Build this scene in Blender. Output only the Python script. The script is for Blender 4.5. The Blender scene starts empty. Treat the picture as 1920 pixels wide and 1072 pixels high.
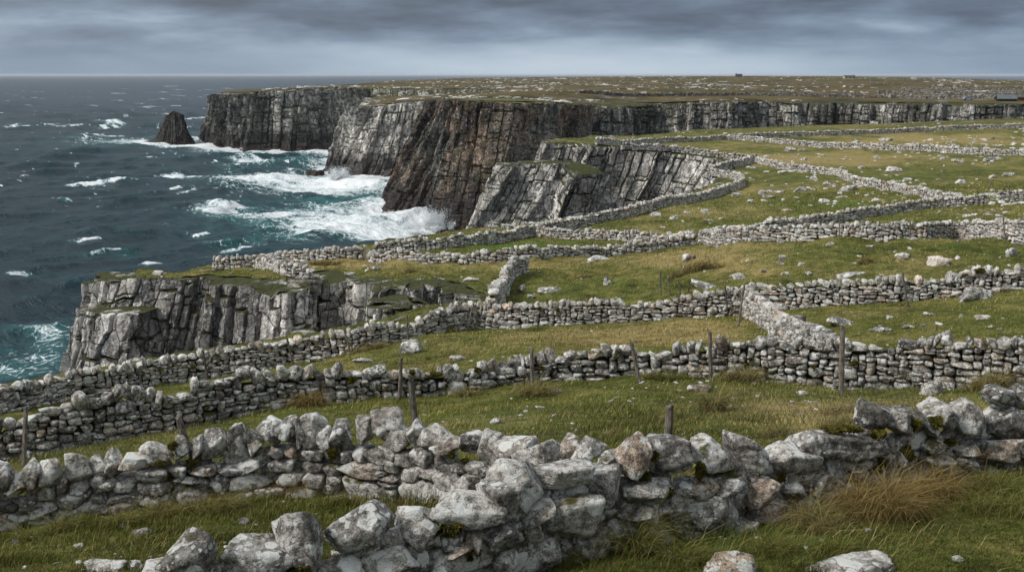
import bpy, math, random
import numpy as np
from math import radians, sin, cos, pi

rng = np.random.default_rng(7)
random.seed(7)
SC = bpy.context.scene
COL = SC.collection

# ---------------------------------------------------------------- camera maths (photo pixels 1920 x 1072)
F = 1844.0
TH = math.atan((536 - 140.5) / F)
SEA = -45.0


def ray(u, v):
    u = np.asarray(u, float); v = np.asarray(v, float)
    a = (u - 960) / F; b = (536 - v) / F
    Y = cos(TH) + b * sin(TH)
    Z = -sin(TH) + b * cos(TH)
    return a / Y, Z / Y            # per metre of forward distance


def at(u, v, D):
    a, b = ray(u, v)
    D = np.asarray(D, float)
    return np.stack([a * D, D + 0 * a, b * D], -1)


def sea_at(u, v):
    a, b = ray(u, v)
    D = SEA / b
    return np.stack([a * D, D, SEA + 0 * D], -1)


def proj(p):
    p = np.asarray(p, float)
    f = p[..., 1] * cos(TH) - p[..., 2] * sin(TH)
    up = p[..., 1] * sin(TH) + p[..., 2] * cos(TH)
    return 960 + F * p[..., 0] / f, 536 - F * up / f


# ---------------------------------------------------------------- noise
def _h(ix, iy, iz, seed):
    n = (ix.astype(np.int64) * 374761393 + iy.astype(np.int64) * 668265263 + iz.astype(np.int64) * 2147483647 + seed * 974634777) & 0xFFFFFFFF
    n = ((n ^ (n >> 13)) * 1274126177) & 0xFFFFFFFF
    n = ((n ^ (n >> 16)) * 2246822519) & 0xFFFFFFFF
    return (n ^ (n >> 15)).astype(np.float64) / 4294967295.0


def h1(i, seed=0):
    i = np.asarray(i)
    return _h(np.floor(i), 0 * np.floor(i), 0 * np.floor(i) + 3, seed)


def h2(i, j, seed=0):
    return _h(np.floor(i), np.floor(j), 0 * np.floor(i) + 5, seed)


def vn(x, y, z=None, seed=0):
    x = np.asarray(x, float); y = np.asarray(y, float)
    z = np.zeros_like(x) if z is None else np.asarray(z, float)
    x0, y0, z0 = np.floor(x), np.floor(y), np.floor(z)
    fx, fy, fz = x - x0, y - y0, z - z0
    fx = fx * fx * fx * (fx * (fx * 6 - 15) + 10); fy = fy * fy * fy * (fy * (fy * 6 - 15) + 10); fz = fz * fz * fz * (fz * (fz * 6 - 15) + 10)
    flat = not np.any(z)
    def layer(zz):
        a = _h(x0, y0, zz, seed) * (1 - fx) + _h(x0 + 1, y0, zz, seed) * fx
        b = _h(x0, y0 + 1, zz, seed) * (1 - fx) + _h(x0 + 1, y0 + 1, zz, seed) * fx
        return a * (1 - fy) + b * fy
    if flat:
        return layer(z0) * 2 - 1
    return (layer(z0) * (1 - fz) + layer(z0 + 1) * fz) * 2 - 1


def fbm(x, y, z=None, oct=4, seed=0, gain=0.5):
    x = np.asarray(x, float); y = np.asarray(y, float)
    s = np.zeros(np.broadcast(x, y).shape); a = 1.0; t = 0
    for o in range(oct):
        k = 2.03 ** o
        s = s + a * vn(x * k + o * 17.3, y * k - o * 9.1, None if z is None else z * k + o * 5.7, seed + o)
        t += a; a *= gain
    return s / t


def smooth(a, b, x):
    t = np.clip((x - a) / (b - a), 0, 1)
    return t * t * (3 - 2 * t)


# ---------------------------------------------------------------- mesh helpers
def mesh_obj(name, verts, faces, mat=None, parent=None, shade_smooth=False, attrs=None):
    """verts (n,3); faces (m,k) int array, or a list of such arrays with different k."""
    me = bpy.data.meshes.new(name)
    verts = np.ascontiguousarray(verts, np.float32)
    fl = faces if isinstance(faces, list) else [faces]
    fl = [np.asarray(f, np.int32) for f in fl if len(f)]
    me.vertices.add(len(verts)); me.vertices.foreach_set('co', verts.ravel())
    idx = np.concatenate([f.ravel() for f in fl]).astype(np.int32)
    tot = np.concatenate([np.full(len(f), f.shape[1], np.int32) for f in fl])
    st = np.concatenate([[0], np.cumsum(tot)[:-1]]).astype(np.int32)
    me.loops.add(len(idx)); me.loops.foreach_set('vertex_index', idx)
    me.polygons.add(len(tot)); me.polygons.foreach_set('loop_start', st)
    try:
        me.polygons.foreach_set('loop_total', tot)
    except Exception:
        pass
    me.polygons.foreach_set('use_smooth', np.full(len(tot), bool(shade_smooth)))
    me.update(calc_edges=True)
    for k, v in (attrs or {}).items():
        v = np.asarray(v, np.float32)
        if v.ndim == 1:
            at_ = me.attributes.new(k, 'FLOAT', 'POINT'); at_.data.foreach_set('value', v)
        else:
            at_ = me.attributes.new(k, 'FLOAT_COLOR', 'POINT')
            c = np.ones((len(v), 4), np.float32); c[:, :3] = v
            at_.data.foreach_set('color', c.ravel())
    o = bpy.data.objects.new(name, me)
    COL.objects.link(o)
    if mat is not None:
        me.materials.append(mat)
    if parent is not None:
        o.parent = parent
        o.matrix_parent_inverse = parent.matrix_basis.inverted()
    return o


def tag(o, label=None, cat=None, group=None, kind=None):
    for k, v in (('label', label), ('category', cat), ('group', group), ('kind', kind)):
        if v:
            o[k] = v
    return o


def thing(name, label, cat, loc, group=None):
    o = bpy.data.objects.new(name, None); COL.objects.link(o)
    o.location = [float(c) for c in loc]
    o.empty_display_size = 0.3
    return tag(o, label, cat, group, 'thing')


def grid_faces(nr, nc):
    i = np.arange(nr * nc).reshape(nr, nc)
    return np.stack([i[:-1, :-1], i[:-1, 1:], i[1:, 1:], i[1:, :-1]], -1).reshape(-1, 4)


class MB:
    """collects verts / quads / tris for one mesh"""
    def __init__(s): s.v = []; s.q = []; s.t = []; s.n = 0; s.a = []
    def add(s, v, q=None, t=None, a=None):
        s.v.append(np.asarray(v, float))
        if q is not None and len(q): s.q.append(np.asarray(q) + s.n)
        if t is not None and len(t): s.t.append(np.asarray(t) + s.n)
        if a is not None: s.a.append(a)
        s.n += len(v)
    def build(s, name, mat, parent=None, smooth_=False, attr=None):
        fs = []
        if s.q: fs.append(np.concatenate(s.q))
        if s.t: fs.append(np.concatenate(s.t))
        return mesh_obj(name, np.concatenate(s.v), fs, mat, parent, smooth_, {attr: np.concatenate(s.a)} if attr else None)


def box_vq(c, sx, sy, sz, rz=0):
    v = np.array([[x, y, z] for z in (-.5, .5) for y in (-.5, .5) for x in (-.5, .5)]) * [sx, sy, sz]
    R = np.array([[cos(rz), -sin(rz), 0], [sin(rz), cos(rz), 0], [0, 0, 1]])
    return v @ R.T + c, np.array([[0, 2, 3, 1], [4, 5, 7, 6], [0, 1, 5, 4], [2, 6, 7, 3], [0, 4, 6, 2], [1, 3, 7, 5]])
# ---------------------------------------------------------------- ground height: control points (photo u, v, forward distance)
CP = [(0, 1072, 9.9), (500, 1072, 9.3), (960, 1072, 9.3), (1400, 1072, 9.1), (1900, 1072, 9.0), (-700, 1000, 12), (2600, 1000, 9.5),
      (1200, 1005, 10), (1480, 965, 10.5), (1700, 905, 11.5), (1920, 850, 12.5), (2300, 800, 13),
      (0, 990, 13.6), (400, 930, 14.4), (720, 935, 14.0), (820, 940, 13.2), (-400, 1000, 14),
      (1000, 860, 15.5), (1250, 815, 16.5), (1500, 790, 17.5), (700, 850, 18), (1750, 760, 19), (450, 860, 18),
      (0, 870, 23), (250, 820, 25.5), (500, 770, 27.5), (860, 735, 28), (1100, 705, 28.5), (1400, 710, 27), (1600, 730, 26), (1920, 715, 26), (2400, 700, 25),
      (-500, 920, 24), (700, 700, 36), (1000, 660, 37), (1300, 640, 37), (1750, 640, 34),
      (0, 770, 39), (400, 710, 44), (660, 655, 47), (900, 610, 50), (1100, 605, 50), (1380, 590, 49), (-500, 850, 36),
      (1550, 575, 47), (1750, 560, 46.5), (1920, 540, 46), (2500, 500, 46),
      (1150, 530, 65), (1500, 480, 63), (1900, 470, 60), (1700, 450, 75), (1920, 448, 72), (1400, 460, 79), (1560, 447, 76),
      (830, 492, 78), (1100, 480, 80), (500, 500, 78), (400, 510, 74), (850, 455, 92), (1000, 438, 98), (1180, 405, 112), (1290, 380, 125), (1395, 352, 142), (1250, 452, 90), (740, 470, 88), (900, 425, 112),
      (1500, 428, 95), (1700, 400, 105), (1852, 380, 108), (2300, 380, 105), (1417, 305, 185), (1564, 332, 150), (1700, 365, 122), (1480, 370, 128), (1640, 345, 140),
      (1260, 283, 215), (1120, 268, 225),
      (1200, 268, 245), (1462, 256, 270), (1687, 248, 285), (1920, 238, 295), (1650, 280, 225), (1920, 293, 195), (1800, 320, 160), (2400, 230, 300), (2400, 290, 200),
      (2400, 196, 400), (980, 170, 480), (1250, 170, 560),
      (880, 180, 520), (800, 158, 1000),
      (1000, 150, 1500), (1350, 144.5, 1800), (1700, 147, 1550), (1900, 155.5, 1000), (1300, 160, 900), (1650, 162, 800), (2400, 158, 1000), (560, 166, 900), (1300, 143.5, 2300), (1900, 150, 1500), (2500, 152, 1600)]
# rims of the land (photo u, v, forward distance), seaward edge
RIM_COVE = [(-900, 900, 38), (-350, 800, 42), (0, 728, 45), (120, 703, 47.5), (250, 682, 49.3), (400, 653, 51), (500, 642, 52.2), (570, 632, 52.8), (640, 622, 53.3), (730, 597, 53.8), (800, 582, 54.2), (850, 569, 55)]
CLIFF_NEAR = [(882, 557, 56.4), (868, 545, 59.5), (838, 534, 62.5), (778, 532, 63.3), (768, 547, 61), (702, 545, 62), (689, 533, 65), (640, 522, 68), (598, 518, 69.5), (575, 515, 70.5), (566, 546, 62), (505, 534, 64.5), (440, 524, 66.6), (380, 523, 67), (300, 523, 67.8), (208, 524, 68)]
RIM_WEST = [(212, 521, 72), (262, 515, 77), (335, 510, 81), (393, 499, 86), (500, 477, 90), (620, 467, 93), (700, 456, 97), (765, 447, 100), (830, 438, 104), (885, 429, 107), (950, 423, 110), (1000, 418, 113), (1100, 405, 118), (1190, 386, 123), (1262, 371, 132), (1325, 355, 144), (1345, 342, 158)]
CLIFF_BLOCK = [(1375, 315, 178), (1366, 303, 186), (1312, 290.5, 190), (1240, 283, 192), (1170, 276, 192), (1098, 269.5, 191), (1036, 267.5, 190)]
RIM_INLET = [(1045, 263, 212), (1110, 262.5, 245), (1300, 257, 285), (1500, 248, 306), (1700, 241, 318), (1920, 230, 330), (2400, 214, 345), (3200, 205, 350)]
CLIFF_BACK = [(3200, 198, 405), (2400, 198, 405), (1920, 196, 402), (1800, 193, 412), (1690, 191, 425), (1560, 190, 440), (1440, 189, 452), (1390, 190, 432), (1290, 192, 428), (1220, 194, 436), (1185, 195, 385), (1125, 197, 362), (1104, 196, 358)]
CLIFF_MID = [(1104, 196, 358), (1086, 195.5, 340), (1030, 193, 318), (960, 191.5, 304), (900, 190, 303), (852, 188, 308), (818, 186.5, 318), (806, 187, 350), (835, 183, 410)]
CLIFF_SECOND = [(835, 183, 410), (812, 190, 432), (760, 194, 433), (720, 196.5, 435), (682, 199.5, 439), (664, 204, 452), (690, 192, 530)]
CLIFF_FAR = [(965, 169.5, 620), (862, 167, 635), (800, 167, 660), (735, 167, 660), (690, 163, 690), (640, 164.5, 625), (571, 167, 600), (470, 172, 597), (412, 176, 612), (390, 178, 645), (402, 172, 740)]
RIM_FAR = [(402, 172, 740), (520, 165.5, 900), (640, 160, 1100), (720, 153, 1500), (850, 148.5, 2100), (1100, 146, 2400), (1350, 143.5, 2400), (1600, 145, 2100), (1750, 149, 1750), (1920, 153, 1350), (2500, 160, 1000), (3200, 165, 900)]


for _l in (RIM_COVE[1:], CLIFF_NEAR, RIM_WEST[:-1], CLIFF_BLOCK[1:], CLIFF_BACK[2:], CLIFF_MID[1:-1], CLIFF_SECOND[1:-1], CLIFF_FAR[:-1], RIM_FAR[1:3]):
    CP += _l
_cp = np.array(CP, float)
_P = at(_cp[:, 0], _cp[:, 1], _cp[:, 2])
def _pq(x, y):
    y = np.maximum(y, 3.0)
    return np.stack([2.2 * np.asarray(x) / y, np.log(y)], -1)
_C = _pq(_P[:, 0], _P[:, 1])
def _tps(A, B):
    d2 = ((A[:, None, :] - B[None]) ** 2).sum(-1) + 1e-9
    return 0.5 * d2 * np.log(d2)
_n = len(_C)
_K = np.zeros((_n + 3, _n + 3))
_K[:_n, :_n] = _tps(_C, _C) + 1.5e-3 * np.eye(_n)
_K[:_n, _n] = 1; _K[:_n, _n + 1:] = _C; _K[_n:, :_n] = _K[:_n, _n:].T
_W = np.linalg.solve(_K, np.concatenate([_P[:, 2], [0, 0, 0]]))


def g0(x, y):
    sh = np.shape(x)
    q = _pq(np.ravel(x), np.ravel(y))
    out = np.empty(len(q))
    for i in range(0, len(q), 40000):
        s = q[i:i + 40000]
        out[i:i + 40000] = _tps(s, _C) @ _W[:_n] + _W[_n] + s @ _W[_n + 1:]
    return out.reshape(sh)


def lumps(x, y):
    x = np.asarray(x, float); y = np.asarray(y, float)
    near = smooth(9, 22, y) * (1 - smooth(200, 330, y))
    hum = smooth(48, 56, y) * (1 - smooth(76, 90, y))
    z = near * (0.24 * fbm(x / 5.0, y / 5.0, oct=3, seed=11) + 0.085 * fbm(x / 1.2, y / 1.2, oct=2, seed=12))
    z = z + hum * 0.62 * fbm(x / 4.2, y / 3.2, oct=3, seed=13)
    z = z + 0.03 * fbm(x / .5, y / .5, oct=2, seed=14) * (1 - smooth(30, 60, y))
    far = smooth(330, 420, y)
    z = z + far * (0.8 * fbm(x / 45, y / 45, oct=4, seed=15))
    return z


def g(x, y):
    return g0(x, y) + lumps(x, y)


_DS = np.exp(np.linspace(math.log(6.5), math.log(330), 900))
def hit(u, v):
    """first point where the line of sight of a photo pixel meets the near ground"""
    a, b = ray(u, v)
    z = g(a * _DS, _DS)
    below = (b * _DS) < z
    k = int(np.argmax(below)) if below.any() else len(_DS) - 1
    if k == 0:
        D = _DS[0]
    else:
        d0 = b * _DS[k - 1] - z[k - 1]; d1 = b * _DS[k] - z[k]
        t = d0 / (d0 - d1) if d0 != d1 else 0
        D = _DS[k - 1] + t * (_DS[k] - _DS[k - 1])
    return np.array([float(a * D), float(D), float(g(a * D, D))])


def hits(pts):
    return np.array([hit(u, v) for u, v in pts])


def P3(l):
    l = np.array(l, float)
    return at(l[:, 0], l[:, 1], l[:, 2])


def plan(l):
    return P3(l)[:, :2]


OFF = dict(near=1.25, block=2.0, back=5.0, mid=3.6, second=4.0, far=6.5)


def inset(l, k):
    """the grass stops a little behind the rock edge"""
    p = plan(l)
    L = np.concatenate([[0], np.cumsum(np.linalg.norm(np.diff(p, axis=0), axis=1))])
    s_ = np.linspace(0, L[-1], max(len(p), int(L[-1] / max(.5, k * .5))))
    q = np.stack([np.interp(s_, L, p[:, i]) for i in (0, 1)], -1)
    t = np.gradient(q, axis=0); m = max(1, int(k / (s_[1] + 1e-9)))
    ker = np.ones(2 * m + 1) / (2 * m + 1)
    t = np.stack([np.convolve(np.pad(t[:, i], (m, m), mode='edge'), ker, 'valid') for i in (0, 1)], -1)
    t /= np.linalg.norm(t, axis=1, keepdims=True) + 1e-9
    return q + np.stack([t[:, 1], -t[:, 0]], -1) * k


POLY_NEAR = np.concatenate([plan(RIM_COVE), inset(CLIFF_NEAR, OFF['near']), plan(RIM_WEST), inset(CLIFF_BLOCK, OFF['block']), plan(RIM_INLET), [[420, 300], [160, 3], [60, 1], [-40, 1], [-60, 10]]])
POLY_FAR = np.concatenate([inset(CLIFF_BACK, OFF['back']), inset(CLIFF_MID, OFF['mid']), inset(CLIFF_SECOND, OFF['second']), inset(CLIFF_FAR, OFF['far']), plan(RIM_FAR)[1:]])


def inside(poly, x, y):
    r = np.zeros(np.shape(x), bool)
    n = len(poly)
    for i in range(n):
        x1, y1 = poly[i]; x2, y2 = poly[(i + 1) % n]
        c = (y1 > y) != (y2 > y)
        if abs(y2 - y1) > 1e-12:
            r ^= c & (x < (x2 - x1) * (y - y1) / (y2 - y1) + x1)
    return r


def seg_near(poly, x, y, closed=True):
    """nearest distance and nearest point on a polyline"""
    bd = np.full(np.shape(x), 1e18); bx = np.zeros(np.shape(x)); by = np.zeros(np.shape(x))
    n = len(poly)
    for i in range(n if closed else n - 1):
        x1, y1 = poly[i]; x2, y2 = poly[(i + 1) % n]
        dx, dy = x2 - x1, y2 - y1
        L = dx * dx + dy * dy + 1e-12
        t = np.clip(((x - x1) * dx + (y - y1) * dy) / L, 0, 1)
        px, py = x1 + t * dx, y1 + t * dy
        d = (x - px) ** 2 + (y - py) ** 2
        m = d < bd
        bd = np.where(m, d, bd); bx = np.where(m, px, bx); by = np.where(m, py, by)
    return np.sqrt(bd), bx, by


# (u, v, half width, half height, amount): where the sward is dead and tawny (+) or fresh and green (-)
SWARD = [(1330, 490, 130, 22, 1.0), (1050, 497, 130, 9, .5), (620, 492, 140, 8, .9), (1560, 300, 170, 13, .9), (1750, 262, 180, 11, .8), (1150, 640, 230, 24, .5), (1330, 620, 110, 22, .5), (1650, 765, 210, 25, .55), (1390, 362, 70, 22, .5), (1250, 400, 130, 12, .35),
         (1000, 459, 170, 10, -1.0), (1650, 340, 160, 24, -.35), (1150, 535, 120, 20, -.5), (1000, 790, 260, 40, -.2), (250, 1010, 320, 60, -.6), (1600, 1010, 420, 75, -.6), (1680, 482, 240, 22, -.3), (1540, 385, 120, 14, -.4), (1800, 600, 160, 22, -.25), (1500, 275, 140, 6, .4)]


def dryness(x, y):
    z = g0(x, y); u, v = proj(np.stack([x, y, z], -1))
    k = .55 * fbm(x / 7, y / 9, oct=4, seed=150) + .35 * fbm(x / 1.8, y / 1.8, oct=3, seed=151) + .12
    for (a, b, ru, rv, q) in SWARD:
        k = k + q * np.exp(-(((u - a) / ru) ** 2 + ((v - b) / rv) ** 2))
    return k


def terrain(name, poly, p0, p1, np_, d0, d1, nd, mat):
    p = np.linspace(p0, p1, np_); q = np.exp(np.linspace(math.log(d0), math.log(d1), nd))
    Pg, Y = np.meshgrid(p, q)
    X = Pg * Y
    ins = inside(poly, X, Y)
    fi = ins[:-1, :-1].astype(int) + ins[1:, :-1] + ins[:-1, 1:] + ins[1:, 1:]
    keep = fi > 0
    used = np.zeros_like(ins)
    used[:-1, :-1] |= keep; used[1:, :-1] |= keep; used[:-1, 1:] |= keep; used[1:, 1:] |= keep
    snap = used & ~ins
    d, bx, by = seg_near(poly, X[snap], Y[snap])
    X[snap] = bx; Y[snap] = by
    Z = np.zeros_like(X)
    Z[used] = g(X[used], Y[used])
    idx = -np.ones(X.shape, int); idx[used] = np.arange(used.sum())
    fq = np.stack([idx[:-1, :-1], idx[:-1, 1:], idx[1:, 1:], idx[1:, :-1]], -1)[keep]
    return mesh_obj(name, np.stack([X[used], Y[used], Z[used]], -1), fq, mat, None, True, dict(dry=dryness(X[used], Y[used])))
# ---------------------------------------------------------------- materials
class NT:
    def __init__(s, name):
        s.m = bpy.data.materials.new(name); s.m.use_nodes = True
        s.t = s.m.node_tree; s.t.nodes.clear()
        s.out = s.n('ShaderNodeOutputMaterial')
    def n(s, ty, **k):
        n = s.t.nodes.new(ty)
        for a, b in k.items(): setattr(n, a, b)
        return n
    def l(s, a, b): s.t.links.new(a, b)
    def put(s, sock, v):
        if v is None: return
        if isinstance(v, bpy.types.NodeSocket): s.l(v, sock)
        elif isinstance(v, (tuple, list)) and len(v) == 3 and sock.type == 'RGBA': sock.default_value = (*v, 1)
        else: sock.default_value = v
    def math(s, op, a, b=None, c=None, clamp=False):
        n = s.n('ShaderNodeMath', operation=op, use_clamp=clamp)
        s.put(n.inputs[0], a); s.put(n.inputs[1], b); s.put(n.inputs[2], c)
        return n.outputs[0]
    def vmath(s, op, a, b=None, scale=None):
        n = s.n('ShaderNodeVectorMath', operation=op)
        s.put(n.inputs[0], a); s.put(n.inputs[1], b)
        if scale is not None: s.put(n.inputs['Scale'], scale)
        return n.outputs[0]
    def noise(s, vec, scale, detail=4, rough=.55, dist=0.0, color=False):
        n = s.n('ShaderNodeTexNoise')
        s.put(n.inputs['Vector'], vec); n.inputs['Scale'].default_value = scale; n.inputs['Detail'].default_value = detail
        n.inputs['Roughness'].default_value = rough; n.inputs['Distortion'].default_value = dist
        return n.outputs['Color' if color else 'Fac']
    def voro(s, vec, scale, feature='F1', rand=1.0, out='Distance'):
        n = s.n('ShaderNodeTexVoronoi', feature=feature)
        s.put(n.inputs['Vector'], vec); n.inputs['Scale'].default_value = scale; n.inputs['Randomness'].default_value = rand
        return n.outputs[out]
    def ss(s, x, a, b, lo=0.0, hi=1.0):
        n = s.n('ShaderNodeMapRange', interpolation_type='SMOOTHSTEP')
        s.put(n.inputs[0], x); s.put(n.inputs[1], a); s.put(n.inputs[2], b); s.put(n.inputs[3], lo); s.put(n.inputs[4], hi)
        return n.outputs[0]
    def mix(s, f, a, b, mode='MIX'):
        n = s.n('ShaderNodeMix', data_type='RGBA', blend_type=mode)
        s.put(n.inputs[0], f); s.put(n.inputs[6], a); s.put(n.inputs[7], b)
        return n.outputs[2]
    def ramp(s, f, stops):
        n = s.n('ShaderNodeValToRGB'); s.put(n.inputs[0], f)
        e = n.color_ramp.elements
        while len(e) > 1: e.remove(e[0])
        e[0].position = stops[0][0]; e[0].color = (*stops[0][1], 1)
        for p, c in stops[1:]:
            k = e.new(p); k.color = (*c, 1)
        return n.outputs[0]
    def bump(s, h, strength=.5, dist=.02, normal=None):
        n = s.n('ShaderNodeBump'); n.inputs['Strength'].default_value = strength; n.inputs['Distance'].default_value = dist
        s.put(n.inputs['Height'], h); s.put(n.inputs['Normal'], normal)
        return n.outputs[0]
    def pbr(s, col, rough=.85, normal=None, spec=.3, **k):
        n = s.n('ShaderNodeBsdfPrincipled')
        s.put(n.inputs['Base Color'], col); s.put(n.inputs['Roughness'], rough); s.put(n.inputs['Normal'], normal)
        s.put(n.inputs['Specular IOR Level'], spec)
        for a, b in k.items(): s.put(n.inputs[a], b)
        s.l(n.outputs[0], s.out.inputs[0])
        return n
    def pos(s): return s.n('ShaderNodeNewGeometry').outputs['Position']
    def nrm(s): return s.n('ShaderNodeNewGeometry').outputs['Normal']
    def island(s): return s.math('FRACT', s.math('ADD', s.n('ShaderNodeNewGeometry').outputs['Random Per Island'], s.n('ShaderNodeObjectInfo').outputs['Random']))
    def sep(s, v):
        n = s.n('ShaderNodeSeparateXYZ'); s.put(n.inputs[0], v); return n.outputs
    def attr(s, name, out='Fac'): return s.n('ShaderNodeAttribute', attribute_name=name).outputs[out]


def cap75(st):
    return [(p, tuple(min(k, .75 - .03 * i) for i, k in enumerate(c))) for p, c in st]


def stone_mat(name, tex=1.0, light=1.0, white=1.0, moss=0.35):
    """grey limestone with white crustose lichen, black lichen speckle, a little orange, moss on top"""
    t = NT(name)
    r = t.island()
    off = t.vmath('SCALE', (31.7, 17.3, 47.9), None, t.math('MULTIPLY', r, 9.0))
    p = t.vmath('ADD', t.pos(), off)
    big = t.noise(p, 2.2 * tex, 4, .6)
    mid = t.noise(p, 11 * tex, 6, .68)
    fine = t.noise(p, 55 * tex, 4, .7)
    tone = t.math('ADD', t.math('MULTIPLY', big, .25), t.math('ADD', t.math('MULTIPLY', mid, .45), t.math('MULTIPLY', fine, .30)))
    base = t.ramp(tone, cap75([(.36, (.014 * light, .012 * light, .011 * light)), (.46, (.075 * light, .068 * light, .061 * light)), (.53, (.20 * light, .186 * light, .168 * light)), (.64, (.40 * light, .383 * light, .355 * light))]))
    # each stone its own tone, some warm
    r2 = t.math('FRACT', t.math('MULTIPLY', r, 57.31)); r3 = t.math('FRACT', t.math('MULTIPLY', r, 213.7))
    tint = t.mix(t.ss(r3, .78, .98), (1, 1, 1), (1.10, .92, .78))
    base = t.mix(1.0, base, tint, 'MULTIPLY')
    k = t.math('MULTIPLY_ADD', r2, .95, .5)
    base = t.vmath('SCALE', base, None, k)
    # white lichen discs
    w = t.vmath('ADD', p, t.vmath('SCALE', t.noise(p, 14 * tex, 3, .6, color=True), None, .06 / tex))
    v1 = t.voro(w, 5.0 * tex); v1c = t.sep(t.voro(w, 5.0 * tex, out='Color'))[0]
    l1 = t.ss(t.math('SUBTRACT', v1, t.math('MULTIPLY', t.math('MULTIPLY', v1c, v1c), .66 * white)), .0, -.018)
    v2 = t.voro(w, 17 * tex); v2c = t.sep(t.voro(w, 17 * tex, out='Color'))[0]
    l2 = t.ss(t.math('SUBTRACT', v2, t.math('MULTIPLY', t.math('MULTIPLY', v2c, v2c), .62 * white)), .0, -.03)
    cov = t.math('MULTIPLY', t.math('MAXIMUM', l1, t.math('MULTIPLY', l2, .85)), t.ss(t.math('ADD', big, t.math('MULTIPLY', fine, .15)), .50, .58))
    smear = t.math('MULTIPLY', t.ss(t.noise(p, 6 * tex, 5, .7, .6), .60, .68), .6 * white)
    cov = t.math('MAXIMUM', cov, smear)
    wc = t.mix(fine, (.50, .50, .47), (.82, .81, .77))
    base = t.mix(cov, base, wc)
    orange = t.math('MULTIPLY', t.ss(t.noise(p, 3.1 * tex, 4, .6), .705, .74), .8)
    base = t.mix(orange, base, (.30, .16, .035))
    nz = t.sep(t.nrm())[2]
    ms = t.math('MULTIPLY', t.ss(nz, .3, .9), t.ss(t.noise(t.pos(), 1.7, 5, .65), .60 - .1 * moss, .72 - .1 * moss))
    base = t.mix(t.math('MULTIPLY', ms, moss * 2, clamp=True), base, (.075, .068, .016))
    hgt = t.math('ADD', t.math('MULTIPLY', mid, .7), t.math('ADD', t.math('MULTIPLY', fine, .3), t.math('MULTIPLY', cov, .04)))
    t.pbr(base, .9, t.bump(hgt, 1.0, .09 / tex), .2)
    return t.m


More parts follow.
